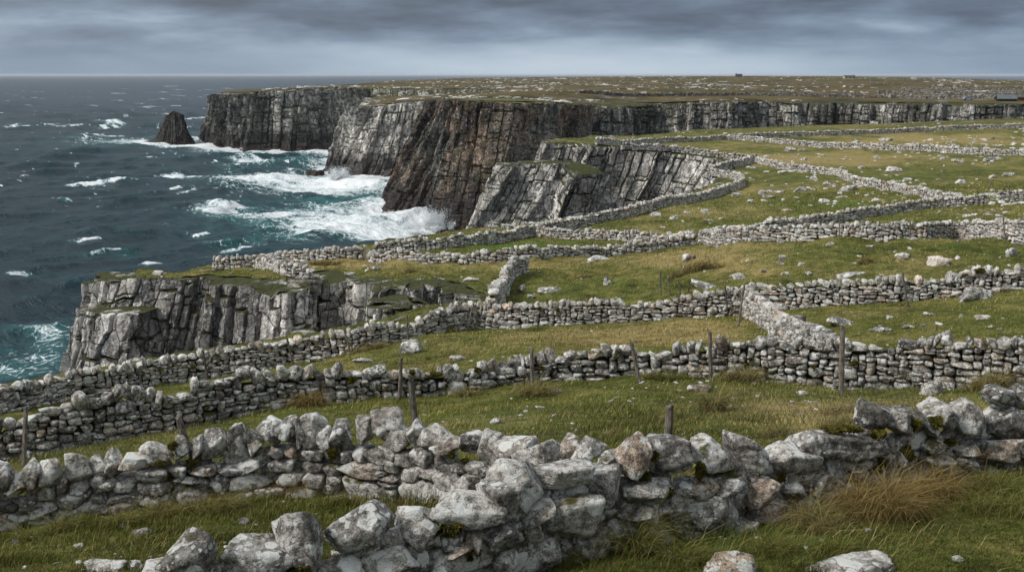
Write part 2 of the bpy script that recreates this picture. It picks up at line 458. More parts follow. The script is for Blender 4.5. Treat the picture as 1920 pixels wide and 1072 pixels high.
def cliff_mat(name, brown=0.0, light=1.0, tex=1.0, wet=-36.0, lichen=1.0, mossy=0.5, stain=.8, lo=.38):
    t = NT(name)
    p = t.pos(); xyz = t.sep(p)
    sv = t.vmath('MULTIPLY', p, (1, 1, .4))
    big = t.noise(p, .11 * tex, 5, .6)
    streak = t.noise(sv, 1.1 * tex, 6, .65, .4)
    mid = t.noise(p, 1.3 * tex, 6, .68)
    fine = t.noise(p, 7 * tex, 5, .7)
    tone = t.math('ADD', t.math('ADD', t.math('MULTIPLY', streak, .35), t.math('MULTIPLY', mid, .35)), t.math('MULTIPLY', fine, .3))
    c = t.ramp(tone, cap75([(.37, (.016 * light, .014 * light, .013 * light)), (.46, (.08 * light, .074 * light, .067 * light)), (.53, (.18 * light, .168 * light, .152 * light)), (.63, (.38 * light, .365 * light, .34 * light))]))
    pt = t.noise(t.vmath('MULTIPLY', p, (1, 1, .45)), .05 * tex / .42, 4, .6)
    c = t.vmath('SCALE', c, None, t.ss(pt, .40, .60, lo, 1.5))
    if brown:
        b = t.math('MULTIPLY', t.ss(t.math('ADD', t.math('MULTIPLY', big, .6), t.math('MULTIPLY', streak, .4)), .42, .56), brown)
        c = t.mix(b, c, t.mix(1.0, c, (.92, .66, .50), 'MULTIPLY'))
    nz = t.sep(t.nrm())[2]
    # dark stains running down the face
    st = t.ss(t.noise(t.vmath('MULTIPLY', p, (1, 1, .12)), .35 * tex, 5, .6), .54, .66)
    c = t.mix(t.math('MULTIPLY', st, stain), c, (.02, .018, .017))
    # hairline joints with soil and black lichen in them
    jp = t.vmath('ADD', t.vmath('MULTIPLY', p, (1, 1, .5)), t.vmath('SCALE', t.noise(p, 1.2 * tex, 3, .6, color=True), None, .14 / tex))
    je = t.voro(jp, .95 * tex, 'DISTANCE_TO_EDGE', .55); jc = t.sep(t.voro(jp, .95 * tex, rand=.55, out='Color'))
    c = t.vmath('SCALE', c, None, t.math('MULTIPLY_ADD', jc[1], .7, .65))
    jl = t.ss(je, .034, .008)
    c = t.mix(t.math('MULTIPLY', jl, .6), c, (.018, .016, .013))
    # lichen blotches
    w = t.vmath('ADD', p, t.vmath('SCALE', t.noise(p, 2.5 * tex, 3, .6, color=True), None, .35 / tex))
    v = t.voro(w, 1.5 * tex); vc = t.sep(t.voro(w, 1.5 * tex, out='Color'))[0]
    l1 = t.ss(t.math('SUBTRACT', v, t.math('MULTIPLY', t.math('MULTIPLY', vc, vc), .50)), 0, -.06)
    v2 = t.voro(w, 4.2 * tex); v2c = t.sep(t.voro(w, 4.2 * tex, out='Color'))[0]
    l2 = t.ss(t.math('SUBTRACT', v2, t.math('MULTIPLY', t.math('MULTIPLY', v2c, v2c), .55)), 0, -.06)
    cov = t.math('MULTIPLY', t.math('MAXIMUM', l1, l2), t.ss(t.noise(p, .9 * tex, 3, .6), .42, .54))
    c = t.mix(t.math('MULTIPLY', cov, .8 * lichen, clamp=True), c, (.55, .55, .52))
    # tidal band: black algae near the water with a rusty edge
    z = t.math('ADD', xyz[2], t.math('MULTIPLY', t.math('SUBTRACT', big, .5), 14))
    band = t.ss(z, wet + 5, wet - 2)
    c = t.mix(t.math('MULTIPLY', band, .85), c, t.mix(mid, (.010, .009, .009), (.045, .036, .030)))
    rust = t.math('MULTIPLY', t.ss(xyz[2], -41.5, -44), t.ss(mid, .42, .6))
    c = t.mix(t.math('MULTIPLY', rust, .7), c, (.12, .065, .04))
    # moss and grass on ledges
    ms = t.math('MULTIPLY', t.ss(nz, .45, .8), t.ss(t.noise(p, .5 * tex, 4, .6), .55 - .25 * mossy, .65 - .25 * mossy))
    ms = t.math('MULTIPLY', ms, t.ss(xyz[2], -37, -30))
    gm = t.math('MULTIPLY', t.ss(t.noise(p, .16 * tex, 5, .65), .585, .66), t.math('MULTIPLY', t.ss(xyz[2], -36, -28), t.ss(nz, .02, .3)))
    ms = t.math('MAXIMUM', ms, t.math('MULTIPLY', gm, mossy))
    c = t.mix(ms, c, t.mix(fine, (.030, .036, .010), (.085, .085, .026)))
    h = t.math('ADD', t.math('MULTIPLY', mid, .65), t.math('ADD', t.math('MULTIPLY', fine, .35), t.math('ADD', t.math('MULTIPLY', jl, -.5), t.math('MULTIPLY', jc[0], .35))))
    t.pbr(c, t.ss(band, 0, 1, .9, .5), t.bump(h, 1.0, .5 / tex), .25)
    return t.m


def turf_mat(name):
    t = NT(name)
    p = t.pos(); xyz = t.sep(p)
    far = t.ss(xyz[1], 290, 360)
    big = t.noise(p, .09, 5, .6); mid = t.noise(p, .8, 6, .65); fine = t.noise(p, 9, 4, .7)
    f2 = t.noise(t.vmath('MULTIPLY', p, (.6, 1, 1)), 3.0, 5, .7)
    x = t.math('ADD', t.math('MULTIPLY', big, .4), t.math('MULTIPLY', mid, .6))
    dry = t.attr('dry')
    c = t.ramp(x, [(.36, (.045, .052, .013)), (.46, (.10, .112, .027)), (.53, (.155, .152, .042)), (.62, (.25, .20, .078))])
    c = t.mix(t.ss(fine, .38, .62, .0, .7), c, t.mix(1.0, c, (.45, .46, .40), 'MULTIPLY'))
    c = t.mix(t.ss(f2, .56, .72, 0, .6), c, (.22, .18, .075))
    c = t.mix(t.ss(t.math('ADD', dry, t.math('MULTIPLY', t.math('SUBTRACT', f2, .5), 1.6)), .15, .75, 0, .85), c, t.mix(fine, (.17, .125, .05), (.40, .31, .13)))
    c = t.mix(t.ss(dry, -.35, -.8, 0, .8), c, t.mix(mid, (.06, .115, .022), (.115, .19, .035)))
    tf = t.noise(t.vmath('MULTIPLY', p, (.7, 1.2, 1)), 1.7, 5, .75)
    c = t.mix(t.ss(tf, .50, .40, 0, .75), c, t.mix(1.0, c, (.38, .40, .36), 'MULTIPLY'))
    # the far plateau: browner moor with bare limestone
    fc = t.ramp(t.noise(t.vmath('MULTIPLY', p, (1, .5, 1)), .03, 6, .65), [(.36, (.032, .033, .013)), (.48, (.078, .060, .026)), (.58, (.11, .082, .036)), (.7, (.06, .06, .022))])
    fc = t.mix(t.ss(t.noise(p, .55, 5, .7), .5, .7, 0, .6), fc, (.03, .03, .014))
    rk = t.math('MULTIPLY', t.ss(t.noise(t.vmath('MULTIPLY', p, (.7, 1, 1)), .16, 7, .72), .57, .62), t.ss(t.noise(p, .012, 4, .6), .44, .58))
    fc = t.mix(t.math('MULTIPLY', rk, .8), fc, (.27, .262, .25))
    c = t.mix(far, c, fc)
    h = t.math('ADD', t.math('MULTIPLY', fine, .4), t.math('MULTIPLY', mid, .8))
    t.pbr(c, .95, t.bump(h, 1.0, .25), .1)
    return t.m


def blade_mat(name):
    t = NT(name)
    c = t.attr('col', 'Color')
    d = t.n('ShaderNodeBsdfDiffuse'); tr = t.n('ShaderNodeBsdfTranslucent'); mx = t.n('ShaderNodeMixShader')
    t.l(c, d.inputs[0]); t.l(c, tr.inputs[0]); mx.inputs[0].default_value = .25
    t.l(d.outputs[0], mx.inputs[1]); t.l(tr.outputs[0], mx.inputs[2]); t.l(mx.outputs[0], t.out.inputs[0])
    return t.m


def wood_mat(name):
    t = NT(name)
    tc = t.n('ShaderNodeTexCoord').outputs['Object']
    p = t.vmath('MULTIPLY', tc, (1, 1, .06))
    a = t.noise(p, 60, 5, .65, .4); b = t.noise(t.pos(), 9, 4, .6)
    c = t.ramp(t.math('ADD', t.math('MULTIPLY', a, .7), t.math('MULTIPLY', b, .3)), [(.34, (.022, .018, .015)), (.5, (.13, .11, .09)), (.66, (.34, .315, .28))])
    r = t.n('ShaderNodeObjectInfo').outputs['Random']
    c = t.vmath('SCALE', c, None, t.math('MULTIPLY_ADD', r, .7, .65))
    t.pbr(c, .9, t.bump(a, .8, .02), .15)
    return t.m


def plain_mat(name, c, rough=.7, var=.35, scale=8, spec=.3):
    t = NT(name)
    n = t.noise(t.pos(), scale, 4, .6)
    lo = tuple(x * (1 - var) for x in c); hi = tuple(min(1, x * (1 + var)) for x in c)
    t.pbr(t.mix(t.ss(n, .3, .7), lo, hi), rough, None, spec)
    return t.m


def moss_mat(name):
    t = NT(name)
    p = t.pos()
    n = t.noise(p, 14, 5, .7); m = t.noise(p, 60, 3, .7)
    c = t.ramp(t.math('ADD', t.math('MULTIPLY', n, .6), t.math('MULTIPLY', m, .4)), [(.36, (.016, .014, .004)), (.48, (.07, .062, .013)), (.62, (.17, .145, .032))])
    t.pbr(c, 1, t.bump(m, 1, .03), .05)
    return t.m


def sea_mat(name):
    t = NT(name)
    p = t.pos(); xyz = t.sep(p)
    foam = t.attr('foam'); aer = t.attr('aer')
    flat = t.vmath('MULTIPLY', p, (1, 1, 0))
    rot = t.n('ShaderNodeVectorRotate', rotation_type='Z_AXIS'); t.l(flat, rot.inputs[0]); rot.inputs['Angle'].default_value = .45
    q = t.vmath('MULTIPLY', rot.outputs[0], (.35, 1, 1))
    warp = t.vmath('SCALE', t.noise(flat, .25, 3, .6, color=True), None, 3.0)
    qa = t.vmath('ADD', q, warp)
    n1 = t.noise(qa, .22, 8, .68, .5)
    n2 = t.noise(t.vmath('ADD', flat, warp), 1.1, 6, .68, .6)
    ve = t.voro(t.vmath('ADD', flat, t.vmath('SCALE', t.noise(flat, .9, 4, .6, color=True), None, 1.6)), .42, 'DISTANCE_TO_EDGE')
    lace = t.ss(ve, .10, .0)
    s = t.math('ADD', t.math('MULTIPLY', n1, .62), t.math('ADD', t.math('MULTIPLY', n2, .38), t.math('MULTIPLY', lace, .12)))
    thr = t.math('MULTIPLY_ADD', foam, -.52, .76)
    sd = t.math('SUBTRACT', s, thr)
    f = t.ss(sd, -.015, .11)
    f = t.math('MULTIPLY', f, t.ss(foam, .02, .15))
    deep = t.mix(t.noise(flat, .035, 4, .6), (.007, .016, .022), (.016, .031, .040))
    teal = (.022, .105, .108)
    a2 = t.math('MULTIPLY', aer, t.ss(n1, .3, .65), clamp=True)
    c = t.mix(a2, deep, teal)
    c = t.mix(f, c, t.mix(t.ss(t.math('ADD', t.math('ADD', t.math('MULTIPLY', n2, .6), t.math('MULTIPLY', n1, .5)), t.math('MULTIPLY', sd, .8)), .46, .82), (.20, .285, .30), (.68, .70, .71)))
    # ripples too small to model
    b1 = t.noise(t.vmath('MULTIPLY', rot.outputs[0], (.4, 1, 1)), .7, 5, .62, .3)
    b2 = t.noise(qa, .20, 4, .6)
    near = t.ss(xyz[1], 900, 150)
    bn = t.bump(t.math('MULTIPLY', t.math('ADD', t.math('MULTIPLY', b1, .7), t.math('MULTIPLY', b2, 1.6)), t.math('MULTIPLY_ADD', near, .75, .25)), 1.0, 1.1)
    t.pbr(c, t.ss(f, 0, 1, .25, .95), bn, t.ss(f, 0, 1, .16, .05), IOR=1.33)
    return t.m


def foam_mat(name):
    t = NT(name)
    d = t.n('ShaderNodeBsdfDiffuse'); d.inputs[0].default_value = (.88, .90, .91, 1)
    tr = t.n('ShaderNodeBsdfTranslucent'); tr.inputs[0].default_value = (.88, .90, .91, 1)
    mx = t.n('ShaderNodeMixShader'); mx.inputs[0].default_value = .45
    t.l(d.outputs[0], mx.inputs[1]); t.l(tr.outputs[0], mx.inputs[2]); t.l(mx.outputs[0], t.out.inputs[0])
    return t.m


def haze_mat(name, dens):
    t = NT(name)
    v = t.n('ShaderNodeVolumePrincipled')
    v.inputs['Color'].default_value = (.80, .86, .93, 1); v.inputs['Density'].default_value = dens; v.inputs['Anisotropy'].default_value = 0.0
    t.l(v.outputs[0], t.out.inputs['Volume'])
    return t.m


M = dict(
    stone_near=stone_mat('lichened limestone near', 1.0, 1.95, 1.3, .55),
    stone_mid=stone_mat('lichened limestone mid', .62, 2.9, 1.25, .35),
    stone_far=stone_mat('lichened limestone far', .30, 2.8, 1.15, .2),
    stone_moor=stone_mat('weathered moor wall stone', .30, 1.1, .6, .2),
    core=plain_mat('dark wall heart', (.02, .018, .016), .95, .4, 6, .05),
    boulder=stone_mat('bare limestone boulder', .8, 2.3, 1.45, .25),
    cliff_near=cliff_mat('jointed cliff limestone', 0, 2.6, 1.0, -40, 1.1, .8, .55, .6),
    cliff_block=cliff_mat('pale slabby cliff limestone', 0, 2.4, .7, -42, .8, .8, .35, .75),
    cliff_mid=cliff_mat('rust stained cliff rock', .85, 1.25, .5, -37, .5, .55),
    cliff_second=cliff_mat('grey cliff rock', 0, 2.9, .45, -37, .6, .4, .3, .75),
    cliff_far=cliff_mat('distant dark cliff rock', 0, 2.1, .38, -36, .7, .7, .6, .45),
    cliff_back=cliff_mat('back cliff rock', 0, 2.1, .42, -60, .7, 1.0, .7, .4),
    stack=cliff_mat('dark sea stack rock', .25, .42, .55, -41, .2, .1),
    turf=turf_mat('grazed turf'),
    blade=blade_mat('grass blades'),
    wood=wood_mat('weathered post wood'),
    moss=moss_mat('moss'),
    sea=sea_mat('grey green sea'),
    foam=foam_mat('white spray'),
    wire=plain_mat('galvanised wire', (.05, .05, .052), .5, .2),
)
# ---------------------------------------------------------------- land
tag(terrain('near_ground', POLY_NEAR, -.82, 1.25, 1000, 3.6, 350, 960, M['turf']), kind='structure')
tag(terrain('far_plateau', POLY_FAR, -.62, .92, 900, 290, 2500, 520, M['turf']), kind='structure')


# ---------------------------------------------------------------- cliffs
def resample(p, ds):
    p = np.asarray(p, float)
    L = np.concatenate([[0], np.cumsum(np.linalg.norm(np.diff(p, axis=0), axis=1))])
    n = max(2, int(L[-1] / ds) + 1)
    s = np.linspace(0, L[-1], n)
    return s, np.stack([np.interp(s, L, p[:, k]) for k in range(p.shape[1])], -1)


def breaks(L, lo, hi, r):
    b = [-20.0]
    while b[-1] < L + 40: b.append(b[-1] + r.uniform(lo, hi))
    return np.array(b)


def cliff(name, label, top, bot, mat, ds=.2, dv=.2, seed=1, tilt=0.0, colA=(3, 8), colB=(1, 2.6), amp=(1.4, .6, .45), bed=(2, 5), crack=.35, cw=.10, big=(2.5, 14), topvar=.6, prof=1.0, cap=2.5, rough=.18, ledge=.0, side=1, ground=True, turn=.28, lift=-.07, nsm=3.0, off=.5):
    """a jointed rock face between a top edge and a foot; columns, beds and open joints are real relief"""
    r = np.random.default_rng(seed)
    top = np.asarray(top, float); bot = np.asarray(bot, float)
    L0 = np.concatenate([[0], np.cumsum(np.linalg.norm(np.diff(.5 * (top + bot), axis=0), axis=1))])
    n = int(L0[-1] / ds) + 2
    s = np.linspace(0, L0[-1], n)
    T = np.stack([np.interp(s, L0, top[:, k]) for k in range(3)], -1)
    B = np.stack([np.interp(s, L0, bot[:, k]) for k in range(3)], -1)
    ker = np.ones(max(1, int(1.2 / ds))); ker /= ker.sum()
    def sm(a):
        m = len(ker)
        if m < 3: return a
        return np.stack([np.convolve(np.pad(a[:, k], (m // 2, m - 1 - m // 2), mode='edge'), ker, 'valid') for k in range(a.shape[1])], -1)
    T, B = sm(T), sm(B)
    if ground: T[:, 2] = g(T[:, 0], T[:, 1])
    H = np.max(T[:, 2] - B[:, 2])
    nv = int(H / dv) + 2
    t = np.linspace(0, 1, nv)[None, :]
    S = np.repeat(s[:, None], nv, 1)
    Hs = (T[:, 2] - B[:, 2])[:, None]
    Hd = t * Hs                                              # metres below the top
    k = t ** prof
    X = T[:, None, 0] * (1 - k) + B[:, None, 0] * k
    Y = T[:, None, 1] * (1 - k) + B[:, None, 1] * k
    Z = T[:, None, 2] - Hd
    mid = .6 * T + .4 * B
    tg = np.gradient(mid[:, :2], axis=0)
    ker2 = np.ones(max(3, int(nsm / ds))); ker2 /= ker2.sum(); m = len(ker2)
    tg = np.stack([np.convolve(np.pad(tg[:, q], (m // 2, m - 1 - m // 2), mode='edge'), ker2, 'valid') for q in (0, 1)], -1)
    tg /= np.linalg.norm(tg, axis=1, keepdims=True) + 1e-9
    N = np.stack([tg[:, 1], -tg[:, 0]], -1) * side
    # joints
    wv = fbm(S / 5, Hd / 5, oct=3, seed=seed + 3)
    Sj = S + tilt * Hd + .5 * wv + 0.12 * fbm(S * 1.3, Hd * 1.3, oct=2, seed=seed + 4)
    bA = breaks(L0[-1] + abs(tilt) * H, *colA, r); bB = breaks(L0[-1] + abs(tilt) * H, *colB, r)
    iA = np.searchsorted(bA, Sj) ; iB = np.searchsorted(bB, Sj)
    dA = np.minimum(Sj - bA[iA - 1], bA[np.minimum(iA, len(bA) - 1)] - Sj)
    dB = np.minimum(Sj - bB[iB - 1], bB[np.minimum(iB, len(bB) - 1)] - Sj)
    hj = Hd + .3 * fbm(S / 3, Hd / 3, oct=2, seed=seed + 5) + bed[1] * .9 * (h1(iA, seed + 6) - .5) + .12 * bed[1] * (h1(iB, seed + 26) - .5)
    bd = breaks(H, *bed, r); ib = np.searchsorted(bd, hj)
    db = np.minimum(hj - bd[ib - 1], bd[np.minimum(ib, len(bd) - 1)] - hj)
    # a column's own cross joints
    hb = bed[0] * .6 + (bed[1] - bed[0] * .6) * h1(iB, seed + 7)
    kk = hj / hb + 7 * h1(iB, seed + 8); ik = np.floor(kk); dk = np.minimum(kk - ik, 1 - (kk - ik)) * hb
    d = amp[0] * (h2(iA, ib * 0 + 1, seed + 9) - .5) + amp[1] * (h2(iB, ib * 0 + 2, seed + 10) - .5)
    d = d + amp[2] * (h2(iB, ik, seed + 11) - .5) + amp[2] * .8 * (h2(iA, ib, seed + 12) - .5)
    d = d + ledge * ib
    # every column turns its face a little its own way
    wA = bA[np.minimum(iA, len(bA) - 1)] - bA[iA - 1]; wB = bB[np.minimum(iB, len(bB) - 1)] - bB[iB - 1]
    d = d + turn * (h2(iA, np.floor(ib / 2), seed + 30) * 1.5 - .95) * ((Sj - bA[iA - 1]) / wA - .5) * wA + turn * .9 * (h2(iB, ik, seed + 31) * 1.6 - .9) * ((Sj - bB[iB - 1]) / wB - .5) * wB
    d = d + .12 * turn * (h2(iB, ik, seed + 32) - .5) * ((kk - ik) - .5) * hb * 2
    op = np.clip(1.9 * h1(iA * 13 + ib, seed + 14) - .55, 0, 1.3)
    d = d - crack * 1.5 * np.exp(-(dA / (cw * 1.6)) ** 2) * op - crack * np.exp(-(dB / cw) ** 2) * np.clip(1.7 * h1(iB * 7 + ib, seed + 15) - .3, .05, 1.3) - crack * .8 * np.exp(-(db / cw) ** 2) * op - crack * .7 * np.exp(-(dk / cw) ** 2) * np.clip(1.8 * h2(iB, ik, seed + 33) - .7, 0, 1)
    d = d + big[0] * fbm(S / big[1], Hd / (big[1] * 1.6), oct=3, seed=seed + 16)
    d = d + rough * fbm(S * .9, Hd * .9, oct=4, seed=seed + 17, gain=.6) + rough * .5 * fbm(S * 4, Hd * 4, oct=2, seed=seed + 18)
    d = np.maximum(d, .25 - .5 * Hd - off)
    X = X + N[:, None, 0] * d; Y = Y + N[:, None, 1] * d
    tv = topvar * (h1(iB[:, :1], seed + 20) ** 1.5)
    Z = Z - tv * np.clip(1 - Hd / (topvar * 3 + .01), 0, 1) + .05 * fbm(S * 1.7, Hd * 1.7, oct=2, seed=seed + 21)
    # cap: from behind the edge out to the lip
    nc = 5
    cx = []; cy = []; cz = []
    for j in range(nc):
        f = j / nc
        bx = T[:, 0] - N[:, 0] * (cap + off); by = T[:, 1] - N[:, 1] * (cap + off)
        x_ = bx * (1 - f) + X[:, 0] * f; y_ = by * (1 - f) + Y[:, 0] * f
        z_ = ((g(bx, by) if ground else T[:, 2]) - (.35 if j == 0 else lift)) * (1 - f) + Z[:, 0] * f + .05 * fbm(x_ * 1.5, y_ * 1.5, oct=2, seed=seed)
        cx.append(x_); cy.append(y_); cz.append(z_)
    X = np.concatenate([np.array(cx).T, X], 1); Y = np.concatenate([np.array(cy).T, Y], 1); Z = np.concatenate([np.array(cz).T, Z], 1)
    q = grid_faces(*X.shape)
    o = mesh_obj(name, np.stack([X, Y, Z], -1).reshape(-1, 3), q, mat, None, False)
    return tag(o, label, None, None, 'structure')


def foot(l, z=-47.5):
    """foot points: (u, v) on the water, or (u, v, D) for a hidden foot"""
    out = []
    for e in l:
        p = sea_at(e[0], e[1]) if len(e) == 2 else at(*e)
        out.append([p[0], p[1], z])
    return np.array(out)


def drop(top, push, z, shift=(0, 0)):
    """a foot under the top edge, pushed outwards"""
    top = np.asarray(top, float)
    tg = np.gradient(top[:, :2], axis=0); tg /= np.linalg.norm(tg, axis=1, keepdims=True)
    N = np.stack([tg[:, 1], -tg[:, 0]], -1)
    b = top.copy(); b[:, :2] += N * push + np.array(shift); b[:, 2] = z
    return b


def cliffs():
    Tn = P3(CLIFF_NEAR)
    Bn = Tn + [-3.5, -3.0, 0]; Bn[:, 2] = -47
    Bn[-1, 0] -= 3.5; Bn[-2, 0] -= 2.5; Bn[-3, 0] -= 1.5; Bn[-4, 0] -= 1
    Tn2 = np.concatenate([Tn, P3([(210, 521, 73), (226, 518, 76)])]); Bn2 = np.concatenate([Bn, Bn[-1:] + [[-.5, 8, 0]], Bn[-1:] + [[1, 13, 0]]])
    cliff('cliff', 'near grey cliff of upright lichen spotted columns above the gully', Tn2, Bn2, M['cliff_near'], .055, .055, 5, -.12, (1.7, 4.2), (.7, 2.0), (1.5, .7, .4), (2.6, 5.6), .55, .07, (.8, 9), .10, 1.0, .8, .10, .14, -1, turn=.36, nsm=1.6, off=OFF['near'])
    Tl = P3([(806, 571, 59.8), (788, 571, 57.3), (727, 575, 57.2), (696, 574, 58.2), (690, 558, 61.5)])
    Bl = Tl + [-.6, -1.2, 0]; Bl[:, 2] = -26
    cliff('cliff', 'squared slab ledge stepping out below the near cliff by the dark hollow', Tl, Bl, M['cliff_near'], .055, .055, 7, -.1, (1.4, 3), (.8, 2.0), (.5, .3, .2), (2.0, 4), .4, .07, (.3, 6), .08, 1.0, 3.4, .08, .05, -1, ground=False, turn=.2, nsm=1.0, off=.4)
    Tq = P3([(262, 590, 64.6), (225, 584, 65.2), (160, 580, 66), (153, 578, 70), (165, 574, 75)])
    Bq = Tq + [-6.5, -2.0, 0]; Bq[:, 2] = -47; Bq[3] += [0, 2, 0]; Bq[4] += [1, 4, 0]
    cliff('cliff', 'lower shoulder of square blocks at the seaward end of the near cliff', Tq, Bq, M['cliff_near'], .055, .055, 9, -.16, (1.6, 3.4), (.8, 2.0), (.7, .4, .3), (2.4, 5), .5, .07, (.5, 7), .10, 1.0, 3.0, .09, .08, -1, ground=False, turn=.3, nsm=1.6, off=.5)
    Tb = P3([(1395, 322, 172)] + CLIFF_BLOCK)
    Bb = drop(Tb, -6.0, -47, (-7, 0))
    Bb[-1, 0] -= 2
    Tb = np.concatenate([Tb, P3([(1040, 264, 207)])]); Bb = np.concatenate([Bb, Bb[-1:] + [[-1, 16, 0]]])
    cliff('cliff', 'pale slabby cliff of leaning columns across the cove', Tb, Bb, M['cliff_block'], .13, .13, 11, -.2, (2.6, 6), (.9, 2.4), (1.9, 1.0, .6), (3, 8), .65, .12, (1.6, 12), .5, 1.0, 1.5, .14, .12, -1, off=OFF['block'])
    Ts = P3([(1085, 330, 180), (1060, 306, 183), (1010, 305, 183), (948, 305, 184), (944, 303, 197)])
    Bs = drop(Ts, -3.5, -47, (-8.5, 0)); Bs[-1] = Bs[-2] + [-1, 14, 0]
    cliff('cliff', 'lower stepped shelf of pale cliff beside the cove', Ts, Bs, M['cliff_block'], .13, .13, 17, -.22, (2.5, 6), (1.1, 2.4), (1.6, .8, .6), (2, 4.5), .5, .13, (1.4, 10), .8, 1.0, 6, .16, .1, -1, ground=False)
    cliff('cliff', 'broken dark cliff wall closing the far side of the inlet', P3(CLIFF_BACK), drop(P3(CLIFF_BACK), -5, -47), M['cliff_back'], .28, .25, 23, -.05, (6, 17), (1.6, 4.5), (4.2, 1.8, 1.0), (3, 8), 1.1, .28, (9, 34), 1.2, 1.0, 5, .4, .05, -1, off=OFF['back'])
    Bm = foot([(1080, 400, 352), (1035, 400, 332), (975, 425, 300), (925, 432), (870, 429), (800, 418), (709, 394), (737, 372), (815, 352)])
    cliff('cliff', 'rust brown headland cliff with surf breaking at its foot', P3(CLIFF_MID), Bm, M['cliff_mid'], .2, .2, 31, -.05, (5, 13), (1.6, 4.5), (3.2, 1.5, 1.0), (3, 9), .9, .2, (5.5, 24), .5, 1.15, 5, .35, .05, -1, off=OFF['mid'])
    Be = foot([(815, 340, 400), (800, 337), (748, 334), (690, 334), (648, 329), (618, 317), (652, 290)])
    cliff('cliff', 'grey stepped headland cliff behind the rust brown one', P3(CLIFF_SECOND), Be, M['cliff_second'], .28, .26, 41, -.18, (6, 15), (2, 5), (3.2, 1.6, 1.0), (3, 8), .9, .26, (6, 26), .8, .9, 6, .4, .08, -1, off=OFF['second'])
    Bf = foot([(950, 285), (850, 285), (790, 283), (730, 280), (680, 274), (630, 281), (571, 282), (470, 282), (404, 271), (373, 264), (377, 258)])
    cliff('cliff', 'farthest headland cliff, long and dark with a vertical end', P3(CLIFF_FAR), Bf, M['cliff_far'], .4, .36, 53, -.05, (9, 24), (2.5, 6.5), (5, 2.2, 1.3), (4, 10), 1.4, .4, (11, 42), 1.2, 1.0, 8, .6, .05, -1, off=OFF['far'])
    # the faces that look away over the sea
    for nm, rim, sd in (('rim under the gully wall', RIM_COVE, 61), ('rim above the open sea', RIM_WEST, 63), ('rim on the inlet', RIM_INLET, 65)):
        R = P3(rim)
        cliff('cliff', 'rock face below the grassy ' + nm, R, drop(R, -3 if sd != 61 else -1, -47), M['cliff_block'], .5, .6, sd, 0, (4, 9), (1.5, 4), (.8, .4, .3), (2, 5), .3, .3, (.8, 12), .25, 1, 1.2, .2, .05, -1)


cliffs()


# ---------------------------------------------------------------- sea stack
def stack():
    c = sea_at(326, 268)
    nth, nz_ = 420, 150
    th = np.linspace(0, 2 * pi, nth + 1)[:-1]
    z = np.linspace(0, 1, nz_)
    A, Zt = np.meshgrid(th, z, indexing='ij')
    H = 20.5
    s = (A / (2 * pi)) * 60; h = (1 - Zt) * H
    r = np.random.default_rng(5)
    bA = breaks(60, 2.5, 6, r); iA = np.searchsorted(bA, s + .4 * fbm(s / 3, h / 3, seed=3)); bB = breaks(60, 1, 2.6, r); iB = np.searchsorted(bB, s + .3 * fbm(s / 2, h / 3, seed=4))
    dB = np.minimum(s - bB[iB - 1], bB[np.minimum(iB, len(bB) - 1)] - s)
    ib = np.floor(h / 3.1 + .3 * h1(iA, 4)); 
    R = 13.2 - 8.0 * Zt ** .85
    R = R * (1.0 + .07 * np.cos(2 * A + .5)) + 1.1 * (h2(iA, ib, 5) - .5) + .8 * (h2(iB, np.floor(h / 2.6), 6) - .5) - .9 * np.exp(-(dB / .25) ** 2) + 1.4 * fbm(s / 6, h / 9, seed=8) + .5 * fbm(s * .7, h * .4, seed=9) + 1.8 * (h2(iA, 0 * ib, 15) - .5) + 1.2 * (h2(iB, 0 * ib, 16) - .5)
    R = np.maximum(R, .5)
    hc = H * (.60 + .30 * h1(iA, 31) + .16 * h1(iB, 32))
    apron = np.exp(-((A - pi) / .6) ** 2) * smooth(.30, .03, Zt) * 12.0
    R = R + apron
    X = c[0] + R * np.cos(A) * 1.02 + 1.6 * (Zt - .3); Y = c[1] + R * np.sin(A) * .9; Z = SEA - 1.5 + Zt * (hc * (1 - .04 * np.cos(A - .4)) + 1.5)
    q = grid_faces(nth, nz_)
    i = np.arange(nth * nz_).reshape(nth, nz_)
    w = np.stack([i[-1, :-1], i[-1, 1:], i[0, 1:], i[0, :-1]], -1)
    v = np.concatenate([np.stack([X, Y, Z], -1).reshape(-1, 3), [[X[:, -1].mean(), Y[:, -1].mean(), Z[:, -1].mean() + 4.5]]])
    top = np.stack([i[:, -1], np.roll(i[:, -1], -1), np.full(nth, len(v) - 1)], -1)
    o = mesh_obj('sea_stack', v, [np.concatenate([q, w]), top], M['stack'])
    tag(o, 'dark cone-shaped sea stack standing off the end of the farthest headland', 'sea stack')


stack()
